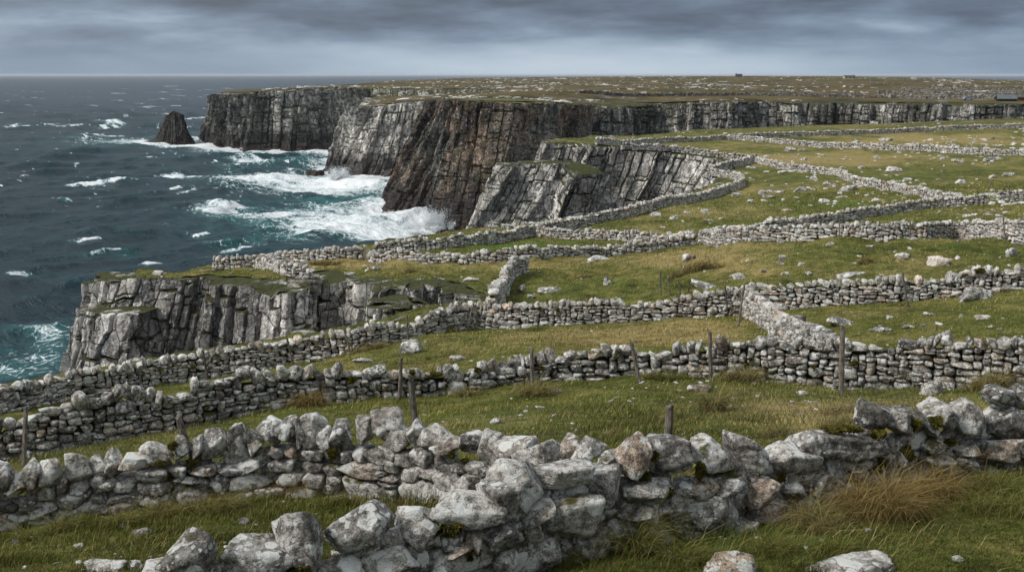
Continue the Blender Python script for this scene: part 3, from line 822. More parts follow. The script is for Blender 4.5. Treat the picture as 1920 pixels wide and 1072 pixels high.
# ---------------------------------------------------------------- sea
def sea():
    vr = np.concatenate([[140.5 + F * 45 / 80000.0 / 1.05], np.linspace(142.0, 176, 60)[0:], np.arange(177, 760, .8)])
    vr = vr[vr < 760]
    ur = np.arange(-420, 2340, 2.6)
    U, V = np.meshgrid(ur, vr)
    P = sea_at(U, V)
    X, Y = P[..., 0], P[..., 1]
    P0 = sea_at(960 + 0 * vr, vr)[:, 1]
    sp = np.abs(np.gradient(P0))[:, None] * np.ones_like(X)
    r = np.random.default_rng(3)
    Z = np.zeros_like(X); dX = np.zeros_like(X); dY = np.zeros_like(X)
    steep = np.zeros_like(X)
    N = 64
    for i in range(N):
        lam = 3.0 * (75 / 3.0) ** (i / (N - 1)) * r.uniform(.9, 1.1)
        ang = radians(-58) + r.normal(0, .42)
        kx, ky = cos(ang) * 2 * pi / lam, sin(ang) * 2 * pi / lam
        a = lam * (.0115 if lam < 30 else .0100) * r.uniform(.6, 1.3)
        w = 1 - smooth(.22, .5, sp * abs(sin(ang)) / lam)
        ph = r.uniform(0, 2 * pi)
        q = kx * X + ky * Y + ph
        # groups: each train comes and goes
        env = .6 + .8 * vn(X / (lam * 5) + i, Y / (lam * 5) - i, seed=40 + i) 
        A = a * w * env
        c, s_ = np.cos(q), np.sin(q)
        Z += A * c; dX -= A * s_ * cos(ang) * .9; dY -= A * s_ * sin(ang) * .9
        steep += A * 2 * pi / lam * c
    # distance to the land at water level
    near = (Y < 1100)
    feet = [np.array(l) for l in FOOTLINES]
    dist = np.full(X.shape, 1e3)
    for l in feet:
        d, _, _ = seg_near(l, X[near], Y[near], closed=False)
        dist[near] = np.minimum(dist[near], d)
    big = fbm(X / 60, Y / 35, oct=4, seed=70)
    foam = .22 * np.exp(-(dist / 60) ** 1.0) + .6 * np.exp(-(dist / 7.0)) + .2 * np.exp(-(dist / 25)) * (.6 + .8 * big)
    aer = np.clip(np.exp(-dist / 40) * .8 + .0, 0, 1)
    # the surf zone below the headlands: patches at their places on the water
    def blob(u, v, ru, rv, k, ka=None, slant=0.0):
        nonlocal foam, aer
        uu = (U - u); vv = (V - v) + slant * uu
        e = np.exp(-((uu / ru) ** 2 + (vv / rv) ** 2) ** 1.3)
        foam = foam + k * e; aer = aer + (ka if ka is not None else k) * e
    for b in SURF: blob(*b)
    foam = foam * (1 + .55 * big)
    # whitecaps: the steepest crests, in gusts
    crest = smooth(.20, .42, steep * .5 + .05 * fbm(X / 9, Y / 9, oct=3, seed=71)) * smooth(-.05, .35, fbm(X / 45, Y / 45, oct=3, seed=72))
    foam = foam + .5 * crest
    aer = aer + .4 * crest + .25 * smooth(.15, .45, steep)
    # far away a whitecap is a fleck smaller than the wave mesh
    fl = smooth(.66, .78, vn(X / np.maximum(3.0, sp * .5), Y / np.maximum(3.0, sp * 1.2), seed=73) * .5 + .5) * smooth(.68, .86, vn(X / np.maximum(2.2, sp * .8), Y / np.maximum(5, sp * 2), seed=74) * .5 + .5)
    foam = foam + .6 * fl * smooth(240, 420, Y) * (1 - .6 * smooth(3000, 9000, Y))
    # breaking rollers
    for (u0, v0, u1, v1, h, wd) in ROLLERS:
        p0 = sea_at(u0, v0); p1 = sea_at(u1, v1)
        d = p1[:2] - p0[:2]; L = np.linalg.norm(d); d = d / L; nrm_ = np.array([d[1], -d[0]])
        if nrm_[1] > 0: nrm_ = -nrm_
        wd = wd * max(1.0, (p0[1] / 270.0) ** 1.7); h = h * max(1.0, (p0[1] / 330.0) ** .6)
        a_ = (X - p0[0]) * d[0] + (Y - p0[1]) * d[1]; b_ = (X - p0[0]) * nrm_[0] + (Y - p0[1]) * nrm_[1]
        b_ = b_ + 1.2 * fbm(a_ / 6, a_ * 0, oct=2, seed=75)
        al = smooth(-.15 * L, .25 * L, a_) * (1 - smooth(.75 * L, 1.15 * L, a_))
        Z = Z + h * al * np.where(b_ > 0, np.exp(-(b_ / (wd * .5)) ** 2), np.exp(-(b_ / (wd * 1.6)) ** 2))
        foam = foam + al * (.95 * np.exp(-((b_ - .35 * wd) / (wd * .7)) ** 2) * (.7 + .9 * fbm(X / 3, Y / 2, seed=76)) + .35 * np.exp(-((b_ + 1.5 * wd) / (wd * 2)) ** 2))
        aer = aer + 1.2 * al * np.exp(-((b_ - .2 * wd) / wd) ** 2)
    churn = smooth(.3, .9, foam) * (1 - smooth(400, 700, Y))
    Z = Z + churn * (.35 * fbm(X / 2.2, Y / 2.2, oct=3, seed=77) + .5 * fbm(X / 7, Y / 7, oct=2, seed=78))
    keep = np.ones(X.shape, bool)
    v = np.stack([X + dX, Y + dY, SEA + Z], -1).reshape(-1, 3)
    o = mesh_obj('sea', v, grid_faces(*X.shape), M['sea'], None, True, dict(foam=np.clip(foam, 0, 1.6).ravel(), aer=np.clip(aer, 0, 1.2).ravel()))
    tag(o, kind='structure')


def feetline(l):
    return np.array([sea_at(e[0], e[1])[:2] if len(e) == 2 else at(*e)[:2] for e in l])


FOOTLINES = [feetline([(975, 425, 300), (925, 432), (870, 429), (800, 418), (706, 394), (735, 372), (815, 352)]),
             feetline([(800, 337), (748, 334), (690, 334), (645, 329), (614, 317), (650, 290)]),
             feetline([(850, 285), (730, 280), (630, 281), (571, 282), (470, 282), (403, 271), (371, 264), (375, 258)]),
             feetline([(265, 266), (290, 269), (362, 270)]),
             np.concatenate([drop(P3(CLIFF_NEAR), -4, -47, (-3, 0))[-1:, :2] - [[12, -2]], P3(RIM_WEST)[:, :2] + [[-3, 2]]])]
# (u, v, half width, half height, foam, aeration, slant) of the white water
SURF = [(560, 345, 150, 15, .50, .6), (480, 334, 130, 8, .36, .5), (650, 352, 75, 13, .55, .6), (600, 302, 80, 7, .30, .7), (640, 395, 150, 24, .44, .6), (560, 415, 150, 22, .20, .6),
        (700, 425, 130, 18, .48, .5), (580, 432, 140, 20, .32, .6), (760, 440, 80, 11, .5, .5), (530, 282, 90, 4, .35, .5), (205, 265, 90, 5, .5, .5), (300, 273, 90, 4, .4, .4), (330, 274, 70, 3.2, .5, .4),
        (440, 277, 80, 4, .4, .4), (510, 400, 120, 12, .20, .6), (470, 452, 130, 8, .2, .3), (640, 373, 90, 4, -.30, .6), (560, 374, 150, 4, -.25, .4), (660, 330, 50, 9, .4, .4), (720, 346, 40, 7, -.25, .6),
        (70, 640, 90, 28, .26, .4), (40, 680, 140, 30, .40, .9), (90, 630, 80, 14, .32, .5), (500, 286, 170, 4, .34, .5), (640, 286, 80, 5, .4, .6), (440, 310, 70, 6, .22, .4), (620, 316, 60, 4, .3, .6), (300, 420, 40, 3, .26, .2), (140, 570, 60, 5, .24, .2), (110, 518, 55, 9, .32, .6), (320, 490, 80, 5, .34, .2), (180, 349, 60, 2.4, .3, .2), (230, 335, 90, 2.4, .3, .2), (60, 590, 80, 8, .16, .2), (430, 392, 60, 10, .2, .6), (210, 475, 70, 8, .14, .4)]
ROLLERS = [(392, 397, 455, 384, 2.2, 2.6), (165, 482, 248, 464, 1.1, 1.1), (500, 283, 572, 277, 1.8, 3), (440, 302, 500, 298, 1.3, 3), (360, 440, 392, 436, .7, 1.2), (120, 378, 135, 376, .6, 1.2), (190, 233, 232, 232, 1.2, 3.5), (300, 655, 330, 650, .4, .9),
           (620, 342, 725, 346, 1.6, 3), (20, 516, 60, 508, .6, 1.2), (130, 352, 250, 342, .7, 1.2), (120, 352, 300, 330, .5, 1.0), (480, 408, 560, 398, 1.0, 2), (560, 440, 660, 430, 1.0, 2), (330, 330, 372, 326, .5, 1.5), (400, 470, 470, 462, .5, 1.2)]
_r = np.random.default_rng(21)
for _ in range(20):
    _u, _v = _r.uniform(0, 420), 200 + 300 * _r.random() ** 1.2
    _l = (14 + 60 * _r.random() ** 1.5) * (.4 + _v / 500)
    ROLLERS.append((_u, _v, _u + _l, _v - .18 * _l * (_v - 141) / 300, .5, .7 + .3 * _r.random()))
sea()


def spray():
    r = np.random.default_rng(12)
    mb = MB()
    tet = np.array([[1, 1, 1], [-1, -1, 1], [-1, 1, -1], [1, -1, -1]], float) * .577
    tf = np.array([[0, 2, 1], [0, 1, 3], [0, 3, 2], [1, 2, 3]])
    for (u, v, wpx, hpx, n, lean) in SPLASH:
        c = sea_at(u, v); k = c[1] / F
        W, Hh = wpx * k, hpx * k
        nj = 26; jr = np.random.default_rng(int(u))
        jl = jr.beta(1.2, 2.0, nj) * 1.0 + .15; ja = jr.normal(0, .55, nj) + lean; jx = jr.normal(0, .30, nj); jy = jr.normal(0, .3, nj)
        jet = r.integers(0, nj, n)
        t_ = r.beta(1.1, 1.5, n)
        hz = jl[jet] * Hh * (t_ * 1.5 - .55 * t_ * t_)
        sp_ = .05 + .16 * t_
        p = np.stack([c[0] + W * (jx[jet] + np.sin(ja[jet]) * t_ * jl[jet]) + r.normal(0, 1, n) * W * sp_, c[1] + W * jy[jet] + r.normal(0, 1, n) * W * sp_, SEA + .2 + hz + r.normal(0, 1, n) * Hh * sp_ * .5], -1)
        p[:, 2] = np.maximum(p[:, 2], SEA - .2)
        sz = (.035 + .09 * (1 - t_)) * r.lognormal(-.2, .5, n) * (c[1] / 300)
        a = r.normal(size=(n, 3, 3)); qm, _ = np.linalg.qr(a)
        vv = np.einsum('nij,kj->nki', qm, tet) * sz[:, None, None] * r.uniform(.6, 1.5, (n, 1, 3)) + p[:, None, :]
        f = (tf[None] + 4 * np.arange(n)[:, None, None]).reshape(-1, 3)
        mb.add(vv.reshape(-1, 3), None, f)
    o = mb.build('sea_spray', M['foam'])
    tag(o, 'white spray thrown up where the swell hits the cliff feet', None, None, 'stuff')


SPLASH = [(815, 430, 36, 46, 20000, .2), (770, 428, 34, 15, 6000, -.1), (636, 337, 30, 28, 11000, -.3), (562, 281, 12, 16, 3500, .2), (372, 268, 8, 9, 1200, 0), (430, 392, 20, 8, 3000, .3), (735, 405, 22, 10, 3500, 0), (690, 336, 30, 7, 3000, 0), (470, 281, 24, 6, 1500, 0), (530, 282, 20, 5, 1200, 0)]
spray()
# ---------------------------------------------------------------- stones
def cube_sphere(n):
    vs = []; fs = []
    t = np.tan(np.linspace(-pi / 4, pi / 4, n + 1))
    k = 0
    for ax in range(3):
        for sg in (-1, 1):
            a, b = np.meshgrid(t, t, indexing='ij')
            p = np.zeros((n + 1, n + 1, 3)); p[..., ax] = sg; p[..., (ax + 1) % 3] = a; p[..., (ax + 2) % 3] = b
            f = grid_faces(n + 1, n + 1)
            if sg > 0: f = f[:, ::-1]
            vs.append(p.reshape(-1, 3)); fs.append(f[:, ::-1] + k); k += (n + 1) ** 2
    v = np.concatenate(vs); v /= np.linalg.norm(v, axis=1, keepdims=True)
    f = np.concatenate(fs)
    key = np.round(v * 1e5).astype(int)
    _, ui, inv = np.unique(key, axis=0, return_index=True, return_inverse=True)
    return v[ui], inv.ravel()[f]


_CS = {}
def rock(n, r, boxy=.6, extra=7, soft=.10, noise_=.05):
    """an angular stone: unit directions cut by random planes, edges worn, half extents about 1"""
    if n not in _CS: _CS[n] = cube_sphere(n)
    v, f = _CS[n]
    pl = []
    for ax in range(3):
        for sg in (-1, 1):
            nrm_ = np.zeros(3); nrm_[ax] = sg
            nrm_ = nrm_ + r.normal(0, .22 * (1.2 - boxy), 3); nrm_ /= np.linalg.norm(nrm_)
            pl.append((nrm_, r.uniform(.86, 1.0)))
    for _ in range(extra):
        nrm_ = r.normal(size=3); nrm_ /= np.linalg.norm(nrm_)
        pl.append((nrm_, r.uniform(.70, .98) * (np.abs(nrm_).sum() ** boxy * .5 + .42)))
    d = np.stack([(v @ a) / h for a, h in pl], -1)
    d = np.maximum(d, 1e-3)
    k = 1 / soft
    rad = 1 / (np.sum(d ** k, -1) ** (1 / k))
    s = r.uniform(0, 99)
    if n >= 4:
        rad = rad * (1 + .35 * noise_ * (fbm(v[:, 0] * 7 + s, v[:, 1] * 7, v[:, 2] * 7 + 21.3, oct=2, seed=4)) * (n > 7)) * (1 + noise_ * fbm(v[:, 0] * 2.2 + s, v[:, 1] * 2.2, v[:, 2] * 2.2 + 50.3, oct=4 if n > 7 else 2, seed=3, gain=.6))
    p = v * rad[:, None]
    lo, hi = p.min(0), p.max(0)
    p = (p - (lo + hi) / 2) / ((hi - lo) / 2)
    return p, f


_TP = {}
def templates(n, kind):
    if (n, kind) not in _TP:
        r = np.random.default_rng(100 + n + {'course': 0, 'cope': 50, 'field': 90}[kind])
        m = 26 if n > 3 else 16
        if kind == 'course': _TP[n, kind] = [rock(n, r, r.uniform(.35, .95), 7, r.uniform(.03, .06), .07) for _ in range(m)]
        elif kind == 'cope': _TP[n, kind] = [rock(n, r, r.uniform(.1, .7), 9, r.uniform(.025, .05), .08) for _ in range(m)]
        else: _TP[n, kind] = [rock(n, r, r.uniform(0, .5), 9, .07, .14) for _ in range(m)]
    return _TP[n, kind]


def place(mb, n, kind, pos, half, yaw, roll, pitch=None, r=rng):
    """many stones into one mesh builder"""
    pos = np.asarray(pos, float); half = np.asarray(half, float); N = len(pos)
    if N == 0: return
    tp = templates(n, kind)
    pick = r.integers(0, len(tp), N)
    pitch = np.zeros(N) if pitch is None else np.asarray(pitch)
    cy, sy, cr, sr, cp, sp_ = np.cos(yaw), np.sin(yaw), np.cos(roll), np.sin(roll), np.cos(pitch), np.sin(pitch)
    O = np.zeros(N); I = np.ones(N)
    Rz = np.stack([cy, -sy, O, sy, cy, O, O, O, I], -1).reshape(N, 3, 3)
    Ry = np.stack([cr, O, sr, O, I, O, -sr, O, cr], -1).reshape(N, 3, 3)
    Rx = np.stack([I, O, O, O, cp, -sp_, O, sp_, cp], -1).reshape(N, 3, 3)
    R = Rz @ Ry @ Rx
    flip = r.choice([-1.0, 1.0], (N, 1)) * np.ones((1, 1))
    for t in range(len(tp)):
        m = np.where(pick == t)[0]
        if not len(m): continue
        v, f = tp[t]
        vv = np.einsum('nij,nkj->nki', R[m], v[None] * half[m][:, None, :]) + pos[m][:, None, :]
        ff = (f[None] + len(v) * np.arange(len(m))[:, None, None]).reshape(-1, 4)
        mb.add(vv.reshape(-1, 3), ff)


def skyline(L, Hfun, lw, hh, r, cell):
    """pack stones course on course, always into the lowest gap"""
    n = max(4, int(L / cell)); sk = np.zeros(n); out = []
    Ht = np.array([Hfun((i + .5) * cell) for i in range(n)])
    gap = Ht - sk
    it = 0
    while it < 60000:
        it += 1
        open_ = sk < Ht - hh[0] * .55
        if not open_.any(): break
        i = int(np.argmin(np.where(open_, sk, 1e9)))
        base = sk[i]
        a = i
        while a > 0 and abs(sk[a - 1] - base) < .03 * (hh[1] / .2): a -= 1
        b = i
        while b < n - 1 and abs(sk[b + 1] - base) < .03 * (hh[1] / .2): b += 1
        wid = (b - a + 1) * cell
        up = base / max(Ht[i], .1)
        sc = 1.15 - .35 * up
        w = r.uniform(*lw) * sc
        if r.random() < .18: w *= 1.7
        if wid < lw[0] * .45:                       # a chink too narrow for a stone
            nbh = [sk[q] for q in (a - 1, b + 1) if 0 <= q < n]
            top_ = min(nbh) if nbh else base + hh[0]
            top_ = max(top_, base + .02)
            if r.random() < .45: out.append(((a + b + 1) / 2 * cell, (base + top_) / 2, max(wid, .05), max(top_ - base, .04)))
            sk[a:b + 1] = top_
            continue
        if wid < w * 1.4: w = wid
        h = min(r.uniform(*hh) * sc, .85 * w + .03)
        if r.random() < .16: h *= 1.6
        elif r.random() < .25: h *= .55
        if w < lw[0] * .8: h = min(h, max(.5 * w, hh[0] * .6)) if wid >= cell * 2 else hh[0] * .6
        # level with a neighbour when close
        for nb in (a - 1, b + 1):
            if 0 <= nb < n and abs(sk[nb] - (base + h)) < .3 * hh[0]: h = sk[nb] - base
        h = max(h, hh[0] * .45)
        k = max(1, int(round(w / cell)))
        if r.random() < .5: s0 = a
        else: s0 = b - k + 1
        s0 = max(a, s0); s1 = min(b + 1, s0 + k)
        out.append(((s0 + s1) / 2 * cell, base + h / 2, (s1 - s0) * cell, h))
        sk[s0:s1] = base + h
    return out


WALL_LINES = []


class Line:
    def __init__(s, pts, wob=.2, seed=0):
        pts = np.asarray(pts, float)[:, :2]
        L = np.concatenate([[0], np.cumsum(np.linalg.norm(np.diff(pts, axis=0), axis=1))])
        ss = np.linspace(0, L[-1], max(8, int(L[-1] / .5)))
        q = np.stack([np.interp(ss, L, pts[:, k]) for k in (0, 1)], -1)
        m = max(1, min(7, len(ss) // 6)); ker = np.ones(2 * m + 1) / (2 * m + 1)
        qq = np.stack([np.convolve(np.pad(q[:, k], (m, m), mode='reflect', reflect_type='odd'), ker, 'valid') for k in (0, 1)], -1)
        tg = np.gradient(qq, axis=0); tg /= np.linalg.norm(tg, axis=1, keepdims=True) + 1e-9
        qq = qq + np.stack([tg[:, 1], -tg[:, 0]], -1) * (wob * fbm(ss / 4 + seed * 7, ss * 0, oct=3, seed=seed + 900))[:, None]
        s.p = qq; s.s = np.concatenate([[0], np.cumsum(np.linalg.norm(np.diff(qq, axis=0), axis=1))]); s.L = s.s[-1]
        s.t = np.gradient(qq, axis=0); s.t /= np.linalg.norm(s.t, axis=1, keepdims=True) + 1e-9
        s.z = g(qq[:, 0], qq[:, 1])
    def at(s, u):
        x = np.interp(u, s.s, s.p[:, 0]); y = np.interp(u, s.s, s.p[:, 1]); z = np.interp(u, s.s, s.z)
        tx = np.interp(u, s.s, s.t[:, 0]); ty = np.interp(u, s.s, s.t[:, 1])
        l = np.hypot(tx, ty) + 1e-9
        return x, y, z, tx / l, ty / l


class Front:
    def __init__(s, ln):
        s.ln = ln
        k = np.linspace(0, ln.L, 400); x, y, z, tx, ty = ln.at(k)
        u, _ = proj(np.stack([x, y, z + 1.0], -1))
        o = np.argsort(u); s.u = u[o]; s.k = k[o]
    def at(s, u):
        k = float(np.interp(u, s.u, s.k)); x, y, z, tx, ty = s.ln.at(k)
        return float(y), math.atan2(ty, tx), k
    def height(s, prof, allow=0.0):
        us = [a for a, _ in prof]; vs = [b for _, b in prof]
        uu = np.linspace(us[0], us[-1], 120); vv = np.interp(uu, us, vs); ks = []; hh = []
        for a, b in zip(uu, vv):
            D, _, k = s.at(a); x, y, z, _, _ = s.ln.at(k)
            ks.append(k); hh.append(float(at(a, b, D)[2] - z) - allow)
        ks = np.array(ks); hh = np.array(hh); o = np.argsort(ks)
        return lambda q: max(.25, float(np.interp(q, ks[o], hh[o])))


def dry_wall(label, pts, H=1.1, n=3, lw=(.22, .5), hh=(.11, .22), thick=.55, mat=None, cope='upright', cs=(.22, .34), ch=(.26, .42), seed=1, hvar=.12, core=True, group='dry stone walls between the fields', dips=(), gapfun=None, tops=None, allow=.30, inner=False):
    """one dry stone wall: hearting, coursed body and a row of cope stones, laid along a line on the ground"""
    r = np.random.default_rng(seed)
    ln = Line(pts, seed=seed)
    WALL_LINES.append(ln)
    if tops is not None: fr = Front(ln); H = fr.height(tops, allow)
    mat = mat or M['stone_mid']
    if cope and ln.L > 12: dips = [(r.uniform(3, ln.L - 3), r.uniform(.5, 1.6), r.uniform(.15, .42)) for _ in range(1 + int(ln.L / 22))]
    def Hf(s):
        if callable(H): return max(.3, np.prod([1 - k * math.exp(-((s - c) / w) ** 2) for (c, w, k) in dips]) * H(s) * (1 + .5 * hvar * float(fbm(np.array(s / 2.5 + seed * 3.1), np.array(.5), oct=3, seed=seed))))
        h = H * (1 + hvar * float(fbm(np.array(s / 3.5 + seed * 3.1), np.array(.5), oct=3, seed=seed)))
        for (c, w, k) in dips: h *= 1 - k * math.exp(-((s - c) / w) ** 2)
        return h
    hs = np.array([Hf(s) for s in np.linspace(0, ln.L, max(4, int(ln.L / .4)))])
    hss = np.linspace(0, ln.L, len(hs))
    root = thing('dry_stone_wall', label, 'stone wall', (ln.at(ln.L / 2)[0], ln.at(ln.L / 2)[1], ln.at(ln.L / 2)[2]), group)
    body = MB()
    cell = lw[0] / 5
    st = []
    s0 = 0.0
    while s0 < ln.L:
        l = min(12.0, ln.L - s0)
        if l < .3: break
        st += [(s + s0, z, w, h) for s, z, w, h in skyline(l, lambda s: np.interp(s + s0, hss, hs), lw, hh, r, cell)]
        s0 += l
    st = np.array(st)
    N = len(st)
    x, y, z, tx, ty = ln.at(st[:, 0])
    off = r.normal(0, .022, N)
    bat = .08 * st[:, 1] / np.maximum(np.interp(st[:, 0], hss, hs), .3)
    half = np.stack([st[:, 2] * .5 * r.uniform(1.0, 1.15, N), (thick * .5 - bat) * r.uniform(.93, 1.13, N), st[:, 3] * .5 * r.uniform(1.0, 1.18, N)], -1)
    place(body, n, 'course', np.stack([x - ty * off, y + tx * off, z + st[:, 1] - .05], -1), half, np.arctan2(ty, tx) + r.normal(0, .07, N), r.normal(0, .06, N), r.normal(0, .06, N), r)
    if inner:                                   # a second leaf of stones fills the wall's middle
        st2 = []; s0 = 0.0
        while s0 < ln.L:
            l = min(12.0, ln.L - s0)
            if l < .3: break
            st2 += [(s + s0, z, w, h) for s, z, w, h in skyline(l, lambda s: np.interp(s + s0, hss, hs) - .02, lw, hh, r, cell)]
            s0 += l
        st2 = np.array(st2); N2 = len(st2)
        x, y, z, tx, ty = ln.at(st2[:, 0])
        half = np.stack([st2[:, 2] * .56, np.full(N2, thick * .16), st2[:, 3] * .58], -1)
        place(body, 7, 'course', np.stack([x - ty * .02, y + tx * .02, z + st2[:, 1] - .03], -1), half, np.arctan2(ty, tx) + r.normal(0, .1, N2), r.normal(0, .08, N2), r.normal(0, .08, N2), r)
    bo = body.build('wall_body', mat, root, n >= 6)
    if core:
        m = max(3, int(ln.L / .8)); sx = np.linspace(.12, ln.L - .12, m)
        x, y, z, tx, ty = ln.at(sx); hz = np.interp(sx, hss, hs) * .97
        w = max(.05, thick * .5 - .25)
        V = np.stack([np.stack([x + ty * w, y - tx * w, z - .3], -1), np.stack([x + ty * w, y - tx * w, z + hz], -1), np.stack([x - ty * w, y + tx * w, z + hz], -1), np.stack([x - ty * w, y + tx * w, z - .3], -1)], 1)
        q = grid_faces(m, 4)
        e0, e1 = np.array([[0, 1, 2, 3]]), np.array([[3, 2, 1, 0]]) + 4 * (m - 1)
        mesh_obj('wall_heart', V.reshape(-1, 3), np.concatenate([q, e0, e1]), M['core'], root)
    if cope:
        cm = MB(); s = .1; C = []
        lean = r.normal(0, .12)
        while s < ln.L - .05:
            if gapfun and gapfun(s): s += .3; continue
            big = r.random() < .12
            w = r.uniform(cs[0] * .8, cs[1] * 1.1) * (1.5 if big else 1); h = r.uniform(ch[0] * .8, ch[1] * 1.05) * (1.2 if r.random() < .12 else 1)
            if r.random() < .28: w, h = max(w, h) * r.uniform(1.0, 1.4), min(w, h) * r.uniform(.55, .9)
            if r.random() > .03: C.append((s + w / 2, w, h))
            s += w * r.uniform(.86, 1.0)
        C = np.array(C); N = len(C)
        x, y, z, tx, ty = ln.at(C[:, 0]); hz = np.interp(C[:, 0], hss, hs)
        ll = .25 * fbm(C[:, 0] / 3.0, C[:, 0] * 0 + seed, oct=2, seed=seed)
        off = r.normal(0, .04, N)
        half = np.stack([C[:, 1] * .5 * 1.05, thick * .5 * r.uniform(.72, 1.0, N), C[:, 2] * .56], -1)
        place(cm, n, 'cope', np.stack([x - ty * off, y + tx * off, z + hz + C[:, 2] * .40], -1), half, np.arctan2(ty, tx) + r.normal(0, .16, N), 1.6 * ll + lean + r.normal(0, .2, N), r.normal(0, .14, N), r)
        cm.build('coping', mat, root, n >= 6)
    return root, ln
# ---------------------------------------------------------------- walls in the fields (foot of each wall, photo pixels, dropped onto the ground)
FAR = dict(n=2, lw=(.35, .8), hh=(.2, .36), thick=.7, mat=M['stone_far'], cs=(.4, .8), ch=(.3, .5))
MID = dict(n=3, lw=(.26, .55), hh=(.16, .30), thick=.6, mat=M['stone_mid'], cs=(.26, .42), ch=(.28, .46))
W3, L3 = dry_wall('long low wall across the slope with upright cope stones and seven posts along its face', hits([(-90, 886), (0, 866), (150, 846), (250, 820), (360, 792), (500, 772), (620, 752), (750, 740), (860, 737), (950, 722), (1100, 706), (1200, 702), (1300, 706), (1400, 710), (1500, 722), (1600, 730), (1750, 722), (1860, 716), (2010, 716), (2350, 706)]),   .86, 6, (.20, .42), (.13, .25), .55, M['stone_near'], 'upright', (.20, .36), (.26, .46), 3, .14, tops=[(-60, 805), (0, 785), (100, 756), (250, 722), (360, 700), (480, 694), (620, 686), (750, 687), (860, 690), (950, 672), (1100, 650), (1200, 645), (1300, 640), (1400, 632), (1500, 632), (1600, 640), (1750, 632), (1960, 630)])
W4, L4 = dry_wall('dark stone wall running down the near lip of the gully towards the sea', hits([(-90, 800), (0, 772), (120, 748), (200, 735), (300, 722), (400, 708), (480, 692), (560, 678), (620, 667), (660, 657), (760, 640), (840, 616), (888, 611)]), .86, 4, (.22, .52), (.12, .23), .55, M['stone_mid'], 'upright', (.24, .38), (.28, .46), 4, .12, tops=[(-40, 730), (0, 718), (44, 706), (121, 697), (161, 690), (235, 681), (322, 667), (403, 651), (504, 637), (571, 628), (638, 619), (677, 610), (724, 598), (768, 589), (815, 577), (855, 573), (892, 568)])
W5, L5 = dry_wall('level wall above the tawny paddock with a row of even upright cope stones', hits([(892, 611), (1000, 612), (1100, 606), (1200, 601), (1300, 596), (1388, 589)]), .92, 4, (.22, .52), (.12, .23), .55, M['stone_mid'], 'upright', (.24, .36), (.28, .44), 5, .10, tops=[(895, 567), (936, 568), (979, 567), (1063, 562), (1124, 559), (1204, 556), (1240, 553), (1329, 543), (1380, 539)])
W5b, L5b = dry_wall('wall climbing past a big white boulder to the frame edge above the paddock', hits([(1396, 584), (1480, 577), (1550, 575), (1650, 570), (1750, 560), (1800, 552), (1870, 543), (2010, 533), (2350, 512)]), .90, 4, (.22, .54), (.12, .24), .55, M['stone_mid'], 'upright', (.24, .38), (.28, .46), 6, .12, tops=[(1400, 533), (1424, 530), (1488, 527), (1594, 523), (1647, 520), (1718, 516), (1778, 502), (1842, 495), (1913, 491), (1980, 488)])
W6, L6 = dry_wall('cross wall seen from above its broad jagged top, joining two long walls', hits([(1396, 584), (1430, 608), (1475, 640), (1515, 672), (1553, 702)]), .88, 4, (.22, .5), (.12, .22), .62, M['stone_mid'], 'upright', (.22, .34), (.26, .42), 7, .10, tops=[(1396, 537), (1438, 563), (1488, 590), (1523, 611), (1552, 630)])
W7, L7 = dry_wall('short wall seen end on, climbing the bank beside the dark rock hollow', hits([(922, 588), (936, 560), (948, 536), (962, 516), (984, 509)]), .95, 4, (.24, .55), (.13, .25), .7, M['stone_mid'], 'upright', (.24, .4), (.28, .46), 8, .16)
W8, L8 = dry_wall('cliff edge wall with a square seaward corner above the near cliff', hits([(398, 509), (430, 507), (500, 498), (560, 491), (620, 487), (684, 485)]), .85, **{**MID, 'seed': 9}, tops=[(400, 482), (470, 478), (600, 463), (682, 461)])
W8b, L8b = dry_wall('short spur of wall running down from the cliff edge wall to the near cliff top', hits([(482, 503), (520, 512), (552, 521), (582, 528)]), .72, **{**MID, 'seed': 10})
W8c, L8c = dry_wall('sinuous wall along the cove rim behind the small green field', hits([(700, 479), (770, 472), (835, 466), (905, 459), (960, 451), (1003, 443), (1060, 432), (1100, 423), (1180, 407), (1222, 395), (1290, 381), (1350, 368), (1388, 353), (1395, 343), (1378, 335), (1334, 329)]), .92, **{**MID, 'seed': 11})
W9, L9 = dry_wall('low wall of pointed stones along the front of the small green field', hits([(688, 485), (740, 489), (800, 494), (835, 494), (900, 491), (950, 488), (1000, 485), (1060, 481), (1100, 479), (1160, 475), (1200, 473), (1250, 465), (1305, 457)]), .58, **{**MID, 'seed': 12})
W10, L10 = dry_wall('straight wall closing the back of the small green field', hits([(1006, 444), (1060, 447), (1100, 449), (1180, 453), (1240, 455), (1300, 457)]), .75, **{**MID, 'seed': 13})
W10b, L10b = dry_wall('straight wall with a large pale boulder lying against its face', hits([(1310, 457), (1400, 453), (1500, 450), (1574, 447), (1640, 447), (1706, 447), (1802, 449), (1884, 450), (2010, 450), (2350, 452)]), .92, **{**MID, 'seed': 14}, tops=[(1320, 432), (1410, 424), (1500, 421), (1575, 417), (1687, 416), (1800, 414), (1912, 411), (1980, 410)])
W9b, L9b = dry_wall('wall climbing diagonally to a blunt end at a field gateway', hits([(1318, 454), (1380, 445), (1440, 436), (1500, 429), (1575, 416), (1650, 403), (1725, 393), (1800, 386), (1850, 381)]), .85, **{**MID, 'seed': 15})
W9c, L9c = dry_wall('wall beyond the gateway, continuing off the edge of the picture', hits([(1868, 377), (1900, 376), (2010, 378), (2300, 381)]), .95, **{**MID, 'seed': 16})
